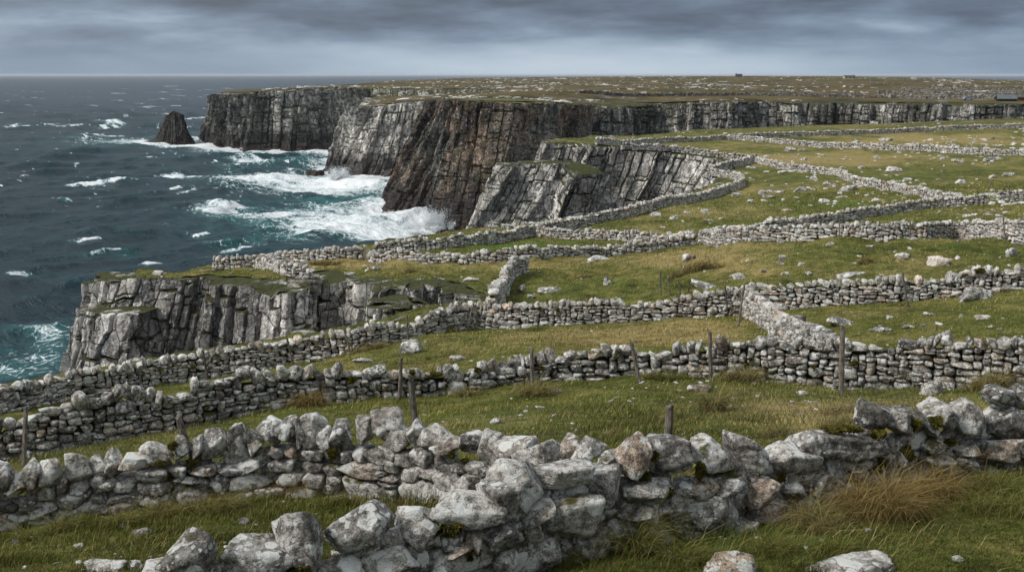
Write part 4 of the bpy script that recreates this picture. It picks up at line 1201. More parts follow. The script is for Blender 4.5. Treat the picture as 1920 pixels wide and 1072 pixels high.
W11, L11 = dry_wall('zigzag wall between the boulder strewn green field and the tawny pasture', hits([(1417, 306), (1450, 313), (1492, 321), (1530, 326), (1562, 327), (1580, 333), (1594, 342), (1650, 354), (1700, 364), (1744, 374), (1800, 381)]), .80, **{**FAR, 'seed': 17, 'lw': (.3, .7)})
W12, L12 = dry_wall('curving wall behind the pale slabby cliff', hits([(1165, 281), (1260, 284), (1324, 292), (1380, 299), (1413, 302)]), .9, **{**FAR, 'seed': 18})
W12b, L12b = dry_wall('tumbled stub of wall dropping from the field corner to the cove head', hits([(1417, 304), (1386, 313), (1345, 322), (1335, 328)]), 1.1, **{**FAR, 'seed': 19})
W13, L13 = dry_wall('long wall along the edge of the inlet below the back cliff', hits([(1118, 272), (1200, 269), (1361, 262), (1462, 257), (1560, 254), (1650, 251), (1740, 246), (1820, 243), (2020, 238), (2300, 230)]), 1.05, **{**FAR, 'seed': 20})
W14, L14 = dry_wall('grey wall crossing the tawny pasture in front of the inlet', hits([(1364, 262), (1425, 266), (1500, 274), (1575, 278), (1650, 281), (1755, 284), (1837, 291), (2020, 296), (2300, 300)]), 1.0, **{**FAR, 'seed': 21})
MOOR = dict(n=1, lw=(.8, 1.6), hh=(.4, .7), thick=1.0, mat=M['stone_moor'], cs=(.8, 1.5), ch=(.5, .8), core=False, group='thin walls on the far moor')
for i, (l, lab) in enumerate([([(1085, 186, 470), (1250, 184, 490), (1400, 182.5, 500), (1650, 182.5, 480), (1920, 186, 432), (2100, 188, 420)], 'nearest of the thin walls on the far moor, just behind the back cliff top'),
                              ([(1640, 176.5, 540), (1780, 178, 510), (1920, 179, 490), (2100, 180, 480)], 'thin moor wall level with the roof of the small hut'),
                              ([(1690, 170.5, 640), (1800, 171.5, 610), (1920, 173, 580), (2100, 174, 570)], 'thin moor wall farthest back, behind the small hut')]):
    dry_wall(lab, P3(l), 1.1, **{**MOOR, 'seed': 30 + i})


# ---------------------------------------------------------------- the two nearest walls: their cope stones one by one
def front_stones(root, fr, lst, name, seed, mat, deep=.30, push=0.0):
    r = np.random.default_rng(seed)
    for (u, v, w, h, rot) in lst:
        D, yaw, k = fr.at(u)
        D = D - .03
        c = at(u, v, D); dep = c[1] * cos(TH) - c[2] * sin(TH)
        kk = dep / F
        vv, ff = rock(20, r, r.uniform(.0, .5), 12, r.uniform(.014, .032), .08)
        half = np.array([w * kk * .51, deep * r.uniform(.8, 1.15), h * kk * .53])
        p = vv * half
        a = radians(rot); ca, sa = cos(a), sin(a)
        p = np.stack([ca * p[:, 0] + sa * p[:, 2], p[:, 1], -sa * p[:, 0] + ca * p[:, 2]], -1)
        pt = r.normal(0, .08); p = np.stack([p[:, 0], p[:, 1] * cos(pt) - p[:, 2] * sin(pt), p[:, 1] * sin(pt) + p[:, 2] * cos(pt)], -1)
        y2 = yaw * .6 + r.normal(0, .12); cy, sy = cos(y2), sin(y2)
        p = np.stack([cy * p[:, 0] - sy * p[:, 1], sy * p[:, 0] + cy * p[:, 1], p[:, 2]], -1) + c + [0, deep * .55 - .17 + push, 0]
        mesh_obj(name, p, ff, mat, root, True)


def moss(root, fr, lst, seed):
    r = np.random.default_rng(seed)
    for (u, v, w, h) in lst:
        D, yaw, k = fr.at(u)
        c = at(u, v, D - .27); kk = (c[1] * cos(TH) - c[2] * sin(TH)) / F
        mb = MB()
        vs, fs = cube_sphere(7)
        cs = []
        for _ in range(9):
            a = r.uniform(0, 2 * pi); q_ = r.uniform(0, 1) ** .6
            cc = c + [cos(a) * q_ * w * kk * .42, r.uniform(-.03, .05), sin(a) * q_ * h * kk * .42]
            sz_ = np.array([w * kk, .16, h * kk]) * r.uniform(.14, .30)
            cs.append((cc, sz_))
            mb.add(vs * (1 + .5 * fbm(vs[:, 0] * 3 + u + a, vs[:, 1] * 3, vs[:, 2] * 3 + 9, oct=4, seed=5, gain=.7))[:, None] * sz_ + cc, fs)
        n = 420
        d = r.normal(size=(n, 3)); d /= np.linalg.norm(d, axis=1, keepdims=True); d[:, 1] = -np.abs(d[:, 1])
        pk = r.integers(0, len(cs), n)
        b = d * np.array([e[1] for e in cs])[pk] + np.array([e[0] for e in cs])[pk]
        tip = b + d * r.uniform(.01, .035, (n, 1)) + [0, 0, -.008] + r.normal(0, .012, (n, 3))
        sd = r.normal(0, .008, (n, 3))
        V = np.stack([b - sd, b + sd, tip], 1).reshape(-1, 3)
        mb.add(V, None, np.arange(3 * n).reshape(n, 3))
        mb.build('moss_patch', M['moss'], root)


line1 = np.array([at(u, 900, D) for u, D in [(318, 7.65), (420, 7.9), (560, 8.2), (740, 8.7), (900, 9.2), (1050, 9.6), (1180, 10.1), (1330, 10.5), (1480, 10.8), (1600, 11.1), (1750, 11.7), (1920, 12.4), (2150, 13.4), (2500, 14.8)]])
F1 = Front(Line(line1, wob=.03, seed=1))
H1 = F1.height([(300, 1100), (480, 1090), (560, 1060), (676, 1025), (786, 1008), (870, 962), (950, 945), (1050, 905), (1126, 940), (1183, 893), (1254, 892), (1333, 888), (1395, 882), (1482, 890), (1570, 853), (1650, 812), (1760, 815), (1867, 795), (1920, 775), (2150, 740), (2500, 700)], .02)
W1, L1 = dry_wall('nearest wall, of big lichen blotched boulders, bending across the bottom of the view', line1, H1, 9, (.30, .62), (.18, .32), .42, M['stone_near'], None, seed=41, hvar=0.0, core=False, inner=True)
front_stones(W1, F1, [
    (352, 1046, 120, 88, -25), (300, 1075, 70, 50, 0), (480, 1052, 134, 74, 8), (558, 1008, 92, 112, -6), (676, 985, 136, 72, -18), (786, 981, 84, 74, 6), (872, 948, 142, 56, 17), (938, 935, 112, 58, 48), (968, 897, 100, 72, 38), (1046, 885, 114, 50, 6), (1126, 903, 80, 78, 10),
    (1183, 852, 56, 86, 12), (1254, 854, 90, 72, 14), (1332, 853, 92, 56, 36), (1396, 849, 86, 54, 48), (1482, 861, 122, 60, 7), (1565, 828, 186, 52, 6), (1628, 781, 58, 54, 20), (1676, 785, 62, 42, 26), (1716, 786, 98, 36, 38), (1756, 772, 70, 46, 24), (1806, 780, 70, 64, 30), (1868, 786, 98, 62, 10), (1867, 742, 66, 36, 12), (1912, 745, 50, 52, 30), (1960, 735, 80, 60, 10), (2030, 718, 90, 60, -10), (2105, 704, 70, 56, 20), (2180, 690, 84, 60, 10), (2255, 676, 70, 60, 0), (2330, 664, 80, 56, 14), (2400, 650, 70, 60, 0)], 'coping_stone', 51, M['stone_near'], .27)
front_stones(W1, F1, [(744, 1040, 94, 64, 8), (664, 1050, 58, 50, -5), (824, 1052, 52, 44, 0), (890, 996, 28, 36, 10), (862, 1013, 86, 28, -14), (938, 986, 80, 40, -16), (997, 981, 46, 36, 10), (1008, 943, 66, 36, -14), (1070, 953, 120, 88, -12), (938, 1030, 54, 40, 0), (1001, 1034, 104, 78, -6), (930, 1068, 84, 46, 4), (1098, 1006, 72, 60, 12), (1226, 1002, 86, 46, 0), (1192, 950, 82, 40, 4), (1207, 908, 96, 42, 6), (1155, 985, 60, 50, -8), (1130, 1050, 80, 50, 0),
    (1322, 943, 124, 70, 5), (1267, 956, 40, 46, 0), (1361, 895, 72, 26, -4), (1283, 904, 46, 24, 6), (1416, 908, 76, 52, -8), (1475, 908, 54, 32, -12), (1447, 944, 124, 52, -8), (1350, 985, 120, 42, -6), (1290, 990, 50, 40, 0), (1531, 894, 62, 48, 8), (1560, 918, 94, 52, -14), (1597, 872, 44, 26, 0), (1645, 893, 56, 56, -18), (1673, 849, 48, 28, 6), (1739, 856, 68, 40, 0), (1796, 855, 48, 28, 4), (1798, 831, 48, 22, -12), (1860, 835, 82, 44, -6), (1884, 867, 72, 32, 0), (1794, 887, 42, 30, 0), (1843, 878, 34, 22, 0), (1701, 895, 62, 42, 8), (1915, 832, 44, 36, 10), (1940, 862, 60, 40, 0), (1500, 935, 60, 50, 6), (1600, 925, 60, 40, 0), (1730, 826, 50, 26, 10), (560, 1085, 90, 50, 0), (420, 1095, 110, 50, 5), (610, 1090, 60, 50, 0), (700, 1085, 80, 44, -6), (790, 1090, 80, 44, 4)], 'facing_stone', 52, M['stone_near'], .22, -.10)
moss(W1, F1, [(1583, 806, 62, 14), (1642, 815, 36, 22), (1708, 796, 32, 24), (1753, 788, 30, 26), (1652, 873, 28, 26), (848, 988, 34, 26), (879, 1033, 36, 28), (973, 1002, 20, 24), (1212, 894, 30, 16), (1228, 855, 12, 20), (1244, 922, 30, 18), (1315, 880, 18, 28), (1465, 894, 18, 16), (1700, 850, 40, 30), (1780, 825, 26, 18), (570, 1062, 24, 12)], 61)

line2 = np.concatenate([hits([(-120, 1006), (0, 990), (100, 976), (200, 962), (300, 946), (400, 931), (500, 917), (640, 921), (720, 936)]), [at(u, 900, D) for u, D in [(820, 13.6), (920, 12.9), (1020, 12.0), (1100, 11.2), (1150, 10.6)]]])
F2 = Front(Line(line2, wob=.03, seed=2))
H2 = F2.height([(-100, 935), (0, 928), (97, 915), (180, 900), (295, 868), (400, 858), (470, 850), (550, 832), (650, 832), (730, 828), (830, 852), (900, 862), (960, 868), (1070, 868), (1150, 885)], .0)
W2, L2 = dry_wall('second nearest wall, curving from the bottom corner to meet the nearest wall', line2, H2, 10, (.24, .56), (.15, .29), .54, M['stone_near'], None, seed=42, hvar=0.0, core=False, inner=True)
front_stones(W2, F2, [
    (9, 894, 38, 56, 5), (35, 906, 36, 34, -30), (62, 888, 36, 56, 14), (97, 880, 50, 62, 10), (122, 897, 22, 38, 20), (149, 872, 46, 54, 0), (182, 876, 42, 40, -20), (215, 868, 38, 48, 12), (260, 859, 64, 28, 0), (296, 845, 66, 34, 14), (342, 836, 28, 42, 4), (370, 834, 30, 50, 16), (406, 828, 56, 56, -10), (447, 818, 34, 58, 0), (477, 828, 38, 46, 5), (508, 808, 54, 46, 24), (546, 803, 32, 54, 4), (586, 803, 56, 62, 4), (566, 812, 20, 52, 0), (613, 818, 34, 44, -12), (646, 810, 44, 56, -6), (684, 804, 34, 50, 0), (727, 796, 66, 60, -16), (756, 818, 40, 38, 26), (781, 814, 34, 56, 6), (820, 818, 72, 46, -8), (842, 829, 66, 28, -6), (890, 828, 66, 44, -14), (925, 833, 60, 52, 14), (960, 843, 98, 38, -10), (1032, 839, 52, 42, -8), (1073, 838, 42, 46, 0), (1103, 844, 48, 48, 20), (1140, 862, 40, 30, 0), (995, 856, 50, 26, 5), (-30, 905, 44, 50, 0), (-70, 915, 40, 40, 10)], 'coping_stone', 53, M['stone_near'], .24)
front_stones(W2, F2, [(162, 942, 98, 48, 2), (70, 955, 76, 40, -4), (252, 915, 66, 60, -25), (380, 895, 98, 42, 0), (455, 897, 52, 38, 4), (458, 865, 70, 30, -18), (150, 906, 46, 26, -6), (200, 902, 50, 24, 4)], 'facing_stone', 54, M['stone_near'], .24)
moss(W2, F2, [(323, 835, 18, 12), (361, 866, 20, 20), (302, 866, 20, 10), (312, 890, 14, 14), (621, 849, 18, 26), (737, 826, 10, 9), (848, 852, 9, 11), (872, 863, 11, 9), (874, 887, 11, 9)], 62)
F3 = Front(L3); moss(W3, F3, [(664, 712, 24, 18), (817, 702, 28, 10), (773, 698, 14, 8), (895, 692, 14, 9), (1157, 661, 8, 10), (1016, 688, 12, 6), (1602, 680, 14, 9), (1408, 672, 12, 7), (1526, 688, 10, 7)], 63)
moss(W4, Front(L4), [(302, 692, 13, 7), (362, 688, 8, 9), (268, 702, 9, 4)], 64)
moss(W5, Front(L5), [(1011, 578, 9, 7), (1046, 581, 7, 6)], 65)
moss(W5b, Front(L5b), [(1838, 507, 18, 9), (1810, 516, 10, 6)], 66)


# ---------------------------------------------------------------- fence posts
def post(label, ub, vb, ut, vt, D=None, w=.12, group='weathered wooden fence posts', seed=0):
    r = np.random.default_rng(seed + 500)
    if D is None:
        b = hit(ub, vb); t = at(ut, vt, b[1]); b = b.copy()
    else:
        t = at(ut, vt, D); m = at(ub, vb, D)
        d = (m - t) / np.linalg.norm(m - t); zg = float(g(m[0], m[1])); b = t + d * ((zg - t[2]) / d[2])
    d = t - b; L = np.linalg.norm(d); d = d / L
    b0 = b - d * .25
    n, mz = 14, 22
    a = np.linspace(0, 2 * pi, n + 1)[:-1]
    x = np.cross(d, [0, 1, 0]); x /= np.linalg.norm(x); y = np.cross(d, x)
    V = []
    for j in range(mz):
        f = j / (mz - 1); h = f * (L + .25)
        rad = w * .5 * (1.05 - .18 * f) * (1 + .10 * fbm(np.cos(a) * 1.4 + seed, np.sin(a) * 1.4, np.full(n, h * .7 + 20), oct=2, seed=seed) + .07 * fbm(np.cos(a) * 4 + seed, np.sin(a) * 4, np.full(n, h * .3 + 20), oct=2, seed=seed))
        rad = rad * (1 - .18 * (np.abs(np.sin(a * 1.5 + seed)) < .14))
        top = (.035 * np.cos(a - seed) + .02 * r.normal(size=n)) if j == mz - 1 else 0
        bend = .03 * sin(f * 2.6 + seed)
        V.append(b0 + d * (h + np.zeros(n) + top)[:, None] + x * (rad * np.cos(a) + bend)[:, None] + y * (rad * np.sin(a))[:, None])
    V = np.array(V)
    i = np.arange(mz * n).reshape(mz, n)
    q = np.stack([i[:-1], np.roll(i[:-1], -1, 1), np.roll(i[1:], -1, 1), i[1:]], -1).reshape(-1, 4)
    cap = V[-1].mean(0)[None] + d * .01
    v = np.concatenate([V.reshape(-1, 3), cap]); tt = np.stack([i[-1], np.roll(i[-1], -1), np.full(n, len(v) - 1)], -1)
    v = v - b
    o = mesh_obj('fence_post', v, [q, tt], M['wood'])
    o.location = b
    return tag(o, label, 'fence post', group)


ORD = ['first', 'second', 'third', 'fourth', 'fifth', 'sixth', 'seventh', 'eighth', 'ninth', 'tenth', 'eleventh', 'twelfth']
POSTS = [
    ('wooden fence post {} from the seaward end of the long low wall across the slope', [(48, 872, 48, 766), (364, 793, 363, 700), (748, 748, 750, 672), (996, 726, 997, 652), (1198, 718, 1186, 640), (1334, 713, 1333, 622), (1580, 737, 1580, 613)]),
    ('thin grey post {} from the seaward end of the gully lip wall', [(391, 712, 379, 657), (549, 685, 537, 634), (656, 664, 643, 611), (764, 643, 764, 589), (876, 620, 889, 569)]),
    ('post {} from the seaward end of the cliff edge and cove rim walls', [(681, 487, 681, 461), (835, 470, 834, 448), (906, 461, 902, 440), (960, 454, 959, 433), (1100, 427, 1100, 408)]),
    ('post {} from the seaward end of the wall behind the boulder by the green field', [(1181, 456, 1180, 431), (1354, 457, 1353, 440), (1412, 455, 1412, 429), (1574, 449, 1573, 416), (1706, 449, 1706, 413), (1802, 451, 1802, 413), (1884, 452, 1882, 406)]),
    ('post {} from the lower end of the diagonal wall to the gateway', [(1673, 408, 1668, 380), (1728, 400, 1727, 371), (1769, 395, 1767, 367), (1834, 387, 1833, 359)]),
    ('slim post {} from the seaward end of the wire fence in the hummocky field', [(1238, 552, 1237, 507), (1256, 554, 1253, 519), (1275, 553, 1275, 527), (1292, 550, 1292, 528)]),
]
k = 0
for lab, l in POSTS:
    for j, p in enumerate(l):
        k += 1
        post(lab.format(ORD[j]), *p, seed=k, w=.15 if p[0] == 1580 else (.10 if p[1] < 700 else .115))
post('tall split-grained post leaning over the second nearest wall', 777, 790, 767, 713, 18, .145, seed=71)
post('stout square topped post standing behind the nearest wall', 1249, 818, 1253, 760, 13.6, .13, seed=72)
post('short broken post leaning behind a white cope stone of the second nearest wall', 343, 814, 334, 780, 16.6, .13, seed=73)
post('upright post where three walls meet above the tawny paddock', 1363, 592, 1361, 536, None, .11, seed=74)
post('leaning plank post against the corner where three walls meet', 1384, 612, 1397, 534, None, .11, seed=75)
post('tilted brown post against the wall beside the big white boulder', 1704, 576, 1692, 510, None, .12, seed=76)
post('short plank wedged against the broad topped cross wall', 1481, 634, 1487, 610, 36, .10, seed=77)
post('small post by the gap beyond the field gateway', 1892, 380, 1892, 354, None, .11, seed=78)
post('lone post on the zigzag wall above the boulder strewn field', 1652, 357, 1653, 332, None, .12, seed=79)


# ---------------------------------------------------------------- sagging wire netting behind the near walls
def strand(mb, p, rad):
    p = np.asarray(p, float); n = len(p)
    t = np.gradient(p, axis=0); t /= np.linalg.norm(t, axis=1, keepdims=True) + 1e-9
    a = np.cross(t, [.3, .2, 1.0]); a /= np.linalg.norm(a, axis=1, keepdims=True) + 1e-9; b = np.cross(t, a)
    V = np.stack([p + rad * (a * cos(q) + b * sin(q)) for q in (0, 2.094, 4.189)], 1)
    i = np.arange(n * 3).reshape(n, 3)
    mb.add(V.reshape(-1, 3), np.stack([i[:-1], np.roll(i[:-1], -1, 1), np.roll(i[1:], -1, 1), i[1:]], -1).reshape(-1, 4))


def netting():
    pts = np.array([at(u, 850, D)[:2] for u, D in [(-120, 20.5), (50, 20.2), (338, 16.8), (560, 17.6), (772, 18.05), (1000, 16), (1250, 13.8), (1420, 14.4), (1640, 15.5), (1800, 16.5)]])
    ln = Line(pts, wob=.05, seed=77); mb = MB()
    s = np.arange(0, ln.L, .12)
    def P(u, f):
        x, y, z, tx, ty = ln.at(u)
        sag = .12 * fbm(np.asarray(u) / 2.2, np.asarray(u) * 0, oct=2, seed=78)
        h = .08 + f * (.72 + 1.2 * sag)
        return np.stack([x + .06 * np.sin(u * 1.7) * f, y + .1 * fbm(np.asarray(u) / 1.5, np.asarray(f) * 3 + 0 * np.asarray(u), oct=2, seed=79), z + h], -1)
    f = np.linspace(0, 1, 7)
    for u in s:
        for sg in (1, -1):
            strand(mb, P(np.clip(u + sg * .42 * f, 0, ln.L), f), .003)
    for ff in (0.0, 1.0):
        q = np.arange(0, ln.L, .3); strand(mb, P(q, np.full(len(q), ff)), .0028)
    o = mb.build('wire_netting', M['wire'])
    tag(o, 'sagging rusty wire netting strung between posts behind the near walls', 'wire fence')
netting()
# ---------------------------------------------------------------- loose boulders in the grass (centre u, foot v, width, height in photo pixels)
BOULD = [
    (768, 662, 42, 24, 'white angular boulder in the paddock above the long low wall'), (680, 680, 38, 10, 'flat grey slab lying in the grass just seaward of the white angular boulder'), (860, 676, 34, 10, 'low white hump of rock half sunk behind the long low wall'),
    (1312, 735, 42, 14, 'flat white rock in the near field below the long low wall'), (1504, 740, 22, 8, 'small pale stone in the near field just below the tallest post'), (1750, 740, 42, 28, 'rounded grey boulder in dead grass under the long low wall'),
    (930, 795, 22, 12, 'small white stone in the near field behind the second nearest wall'), (1838, 562, 66, 28, 'big white boulder leaning on the climbing wall'), (1582, 610, 54, 14, 'ragged white outcrop in the paddock beside the cross wall'),
    (1655, 621, 42, 6, 'long thin white slab on the paddock grass'), (1708, 615, 28, 5, 'short thin white slab beyond the long thin one'), (1670, 597, 14, 6, 'small stone midway in the paddock under the climbing wall'), (1745, 592, 26, 6, 'flat white stone near the foot of the climbing wall'), (1846, 598, 28, 8, 'flaky grey stone below the big white boulder'),
    (1764, 498, 42, 18, 'domed grey boulder on the slope above the climbing wall'), (1695, 485, 26, 12, 'white boulder upslope of the domed grey boulder'), (1900, 479, 24, 16, 'leaning grey stone high on the slope at the picture edge'), (1327, 541, 54, 12, 'long grey slab behind the upright post where walls meet'), (1600, 519, 56, 8, 'long flat ledge of rock just above the climbing wall'),
    (1388, 523, 26, 10, 'pale stone in the hummocky field near the slim posts'), (1293, 488, 28, 12, 'white stone in the tawny grass of the hummocky field'), (1467, 488, 14, 11, 'upright white pebble on the hummocky slope'), (1503, 498, 14, 7, 'thin tilted white stone on the hummocky slope'), (1473, 515, 15, 6, 'white oval stone beside the long flat ledge'), (1518, 516, 16, 8, 'white wedge shaped stone beside the long flat ledge'),
    (1125, 488, 46, 10, 'sprawling white outcrop in front of the low pointed wall'), (1520, 451, 46, 10, 'white humped slab under the straight wall'), (1655, 447, 54, 22, 'large pale boulder lying against the straight wall'), (1557, 460, 15, 6, 'small white stone below the humped slab'), (1633, 463, 16, 4, 'white flake below the large pale boulder'), (1713, 450, 22, 6, 'flat white stone at the foot of the straight wall'),
    (1139, 534, 15, 20, 'upright pinkish stone standing alone in the hollow of the hummocky field'), (1030, 548, 44, 10, 'grey ledge of rock under the grassy hollow'), (978, 544, 14, 12, 'pale block at the foot of the end-on wall'), (996, 561, 14, 10, 'small pale block behind the level wall'),
    (1590, 358, 32, 12, 'largest pale rock in the boulder strewn green field'), (1502, 359, 26, 10, 'white rock in the middle of the boulder strewn green field'), (1554, 348, 20, 9, 'cracked pale rock under the zigzag wall'), (1526, 338, 15, 8, 'rounded white rock under the zigzag wall'), (1468, 325, 18, 6, 'flat white rock high in the boulder strewn green field'), (1429, 364, 14, 8, 'pale rock beside the curved wall end'),
    (1462, 362, 20, 5, 'low white rock just right of the curved wall end'), (1442, 371, 24, 6, 'long pale rock in tawny grass by the curved wall end'), (1382, 369, 19, 8, 'grey rock on the outside of the wall bend'), (1324, 400, 19, 8, 'tilted white rock in the lower green field'), (1290, 401, 15, 5, 'flat white rock in the lower green field'), (1264, 412, 19, 9, 'domed white rock in the lower green field'), (1329, 415, 22, 5, 'low grey rock in the lower green field'), (1230, 406, 19, 8, 'jagged white rock by the cove rim wall'), (1406, 381, 13, 8, 'small grey rock in tawny grass of the lower green field'), (1477, 396, 20, 5, 'dark flat rock near the diagonal wall'),
    (1678, 323, 30, 12, 'large pale rock at the top of the tawny pasture'), (1616, 317, 14, 7, 'small pale rock above the zigzag wall'), (1702, 339, 16, 6, 'white rock just above the zigzag wall'), (1805, 345, 24, 9, 'broad pale rock at the foot of the tawny pasture'), (1858, 303, 24, 10, 'white rock under the grey pasture wall'), (1798, 305, 20, 8, 'white block under the grey pasture wall'), (1862, 334, 16, 6, 'small white rock in the dark end of the pasture'), (1890, 331, 18, 7, 'pale rock nearest the picture edge in the pasture'),
    (1483, 284, 20, 9, 'rounded pale boulder behind the field corner'), (1504, 284, 15, 5, 'smaller pale boulder behind the field corner'), (1429, 267, 20, 9, 'grey boulder against the start of the grey pasture wall'), (1663, 264, 24, 7, 'white rock between the two inlet walls'), (955, 428, 30, 8, 'white broken rock on the cove rim'), (925, 436, 18, 6, 'small white rock on the cove rim'),
    (188, 1072, 74, 18, 'flat grey slab in the grass at the bottom corner'), (262, 1007, 36, 14, 'small pale slab in the grass below the second nearest wall'), (145, 1026, 18, 7, 'small white stone in the grass below the second nearest wall'),
    (1371, 1084, 96, 52, 'mossy boulder breaking the turf at the bottom of the view'), (1605, 1082, 168, 30, 'long flat slab set in the turf at the bottom of the view'), (1800, 1052, 24, 8, 'little stone in the dark grass at the bottom of the view'),
    (908, 611, 22, 12, 'brown tilted stone at the foot of the level wall'), (700, 505, 24, 7, 'flat white stone on the grass above the near cliff'), (655, 515, 20, 5, 'small flat stone near the rim of the near cliff'), (885, 526, 30, 6, 'flat pale stone above the dark rock hollow'), (295, 513, 20, 6, 'pale rock on the grassy top of the near cliff'), (825, 524, 20, 5, 'thin slab at the rim above the dark rock hollow'),
]
for i, (u, v, w, h, lab) in enumerate(BOULD):
    r = np.random.default_rng(700 + i)
    b = hit(u, v)
    k = (b[1] * cos(TH) - b[2] * sin(TH)) / F
    vv, ff = rock(12 if w > 25 else 8, r, r.uniform(0, .4), 9, .07, .2)
    wd = w * k; ht = h * k
    dp = max(ht * .7, wd * r.uniform(.5, .8))
    ht = ht * .95 if ht > .3 * wd else ht * .8
    p = vv * [wd * .54, dp * .5, ht * .85]
    a = r.uniform(-.25, .25); p = np.stack([p[:, 0] * cos(a) - p[:, 1] * sin(a), p[:, 0] * sin(a) + p[:, 1] * cos(a), p[:, 2] + .08 * p[:, 0] * r.normal()], -1)
    o = mesh_obj('boulder', p, ff, M['boulder'] if v < 1000 else M['stone_near'], None, w > 20)
    o.location = b + [0, dp * .35, ht * .12]
    tag(o, lab, 'boulder', 'boulders lying in the grass')


def scatter_small():
    """unremarkable single stones, alike in each field"""
    r = np.random.default_rng(31)
    fields = [((1420, 1800), (318, 390), 34, 'small pale stone in the boulder strewn green field, one of many alike', .5), ((1200, 1420), (395, 428), 12, 'small pale stone in the lower green field, one of several alike', .4),
              ((1460, 1900), (285, 345), 34, 'small pale stone in the tawny pasture, one of many alike', .6), ((1560, 1900), (258, 280), 26, 'small white stone between the two inlet walls, one of many alike', .8), ((1250, 1900), (460, 520), 22, 'small white stone on the hummocky slope, one of many alike', .3),
              ((1580, 1900), (590, 630), 12, 'small white stone in the paddock grass, one of several alike', .2), ((560, 900), (498, 530), 9, 'small white stone on the turf above the near cliff, one of several alike', .25), ((700, 1300), (620, 690), 12, 'little white stone in the tawny paddock, one of several alike', .14)]
    for us, vs, n, lab, sz in fields:
        vv, ff = rock(4, r, .3, 8, .08, .2)
        src = None
        for _ in range(n):
            b = hit(r.uniform(*us), r.uniform(*vs))
            if src is None:
                src = mesh_obj('field_stone', vv * [.5, .4, .3], ff, M['boulder']); o = src
            else:
                o = src.copy(); COL.objects.link(o)
            s = sz * r.uniform(.55, 1.5)
            o.location = b; o.scale = (s * r.uniform(.8, 1.6), s, s * r.uniform(.5, 1.0)); o.rotation_euler = (r.normal(0, .2), r.normal(0, .2), r.uniform(0, 6))
            tag(o, lab, 'stone', lab.split(',')[0].replace('small', 'small').replace('stone', 'stones'))
scatter_small()


def rubble():
    """limestone pavement and flecks of stone nobody would count"""
    r = np.random.default_rng(33)
    mb = MB()
    n = 26000
    y = np.exp(r.uniform(math.log(335), math.log(2100), n)); x = y * r.uniform(-.25, .72, n)
    d = .8 * fbm(x / 60, y / 110, oct=4, seed=91) + .8 * fbm(x / 16, y / 20, oct=4, seed=92)
    ok = inside(POLY_FAR, x, y) & (d > r.uniform(.0, .85, n))
    x, y = x[ok], y[ok]; N = len(x)
    s = r.lognormal(-.35, .5, N) * (.50 + .30 * (y / 500) ** .7)
    place(mb, 2, 'field', np.stack([x, y, g(x, y) + .1 * s], -1), np.stack([s * r.lognormal(.25, .4, N), s * r.uniform(.6, 1.1, N), s * r.uniform(.16, .42, N)], -1), r.normal(0, .3, N), r.normal(0, .12, N), r.normal(0, .12, N), r)
    o = mb.build('limestone_rubble', M['boulder']); tag(o, 'pale limestone rubble strewn across the far moor', None, None, 'stuff')
    mb = MB()
    n = 5200
    y = np.exp(r.uniform(math.log(90), math.log(325), n)); x = y * r.uniform(0, .62, n)
    d = fbm(x / 25, y / 40, oct=3, seed=93)
    ok = inside(POLY_NEAR, x, y) & (d > r.uniform(-.1, .5, n) + .25 * (y < 150))
    x, y = x[ok], y[ok]; N = len(x); s = r.lognormal(-1.75, .5, N) * (.6 + y / 200)
    place(mb, 2, 'field', np.stack([x, y, g(x, y)], -1), np.stack([s * r.uniform(.7, 1.7, N), s, s * r.uniform(.3, .7, N)], -1), r.normal(0, .6, N), r.normal(0, .15, N), r.normal(0, .15, N), r)
    n = 2600
    y = np.exp(r.uniform(math.log(9), math.log(90), n)); x = y * r.uniform(-.58, .58, n)
    ok = inside(POLY_NEAR, x, y) & (fbm(x / 8, y / 8, oct=3, seed=94) > r.uniform(-.2, .5, n))
    x, y = x[ok], y[ok]; N = len(x); s = r.lognormal(-3.75, .5, N) * (.8 + y / 40)
    place(mb, 2, 'field', np.stack([x, y, g(x, y) + s * .3], -1), np.stack([s * r.uniform(.7, 1.7, N), s, s * r.uniform(.3, .7, N)], -1), r.normal(0, .6, N), r.normal(0, .15, N), r.normal(0, .15, N), r)
    o = mb.build('stone_debris', M['boulder']); tag(o, 'flecks of white stone in the turf', None, None, 'stuff')
rubble()


def skerry(u, v, w, h, lab, seed):
    r = np.random.default_rng(seed); p = sea_at(u, v); k = p[1] / F
    vv, ff = rock(14, r, .1, 8, .07, .3)
    o = mesh_obj('skerry', vv * [w * k * .5, w * k * .35, h * k], ff, M['stack'], None, False)
    o.location = p + [0, 0, -.1 * h * k]; tag(o, lab, 'sea rock')
skerry(586, 328, 24, 10, 'low dark rock awash in foam before the grey stepped headland', 3)
skerry(600, 326, 16, 8, 'smaller dark rock beside the low one awash in foam', 4)
skerry(396, 274, 22, 7, 'low dark rock at the tip of the farthest headland', 5)
skerry(560, 329, 10, 2.5, 'tiny wave-washed rock seaward of the low dark one', 6)


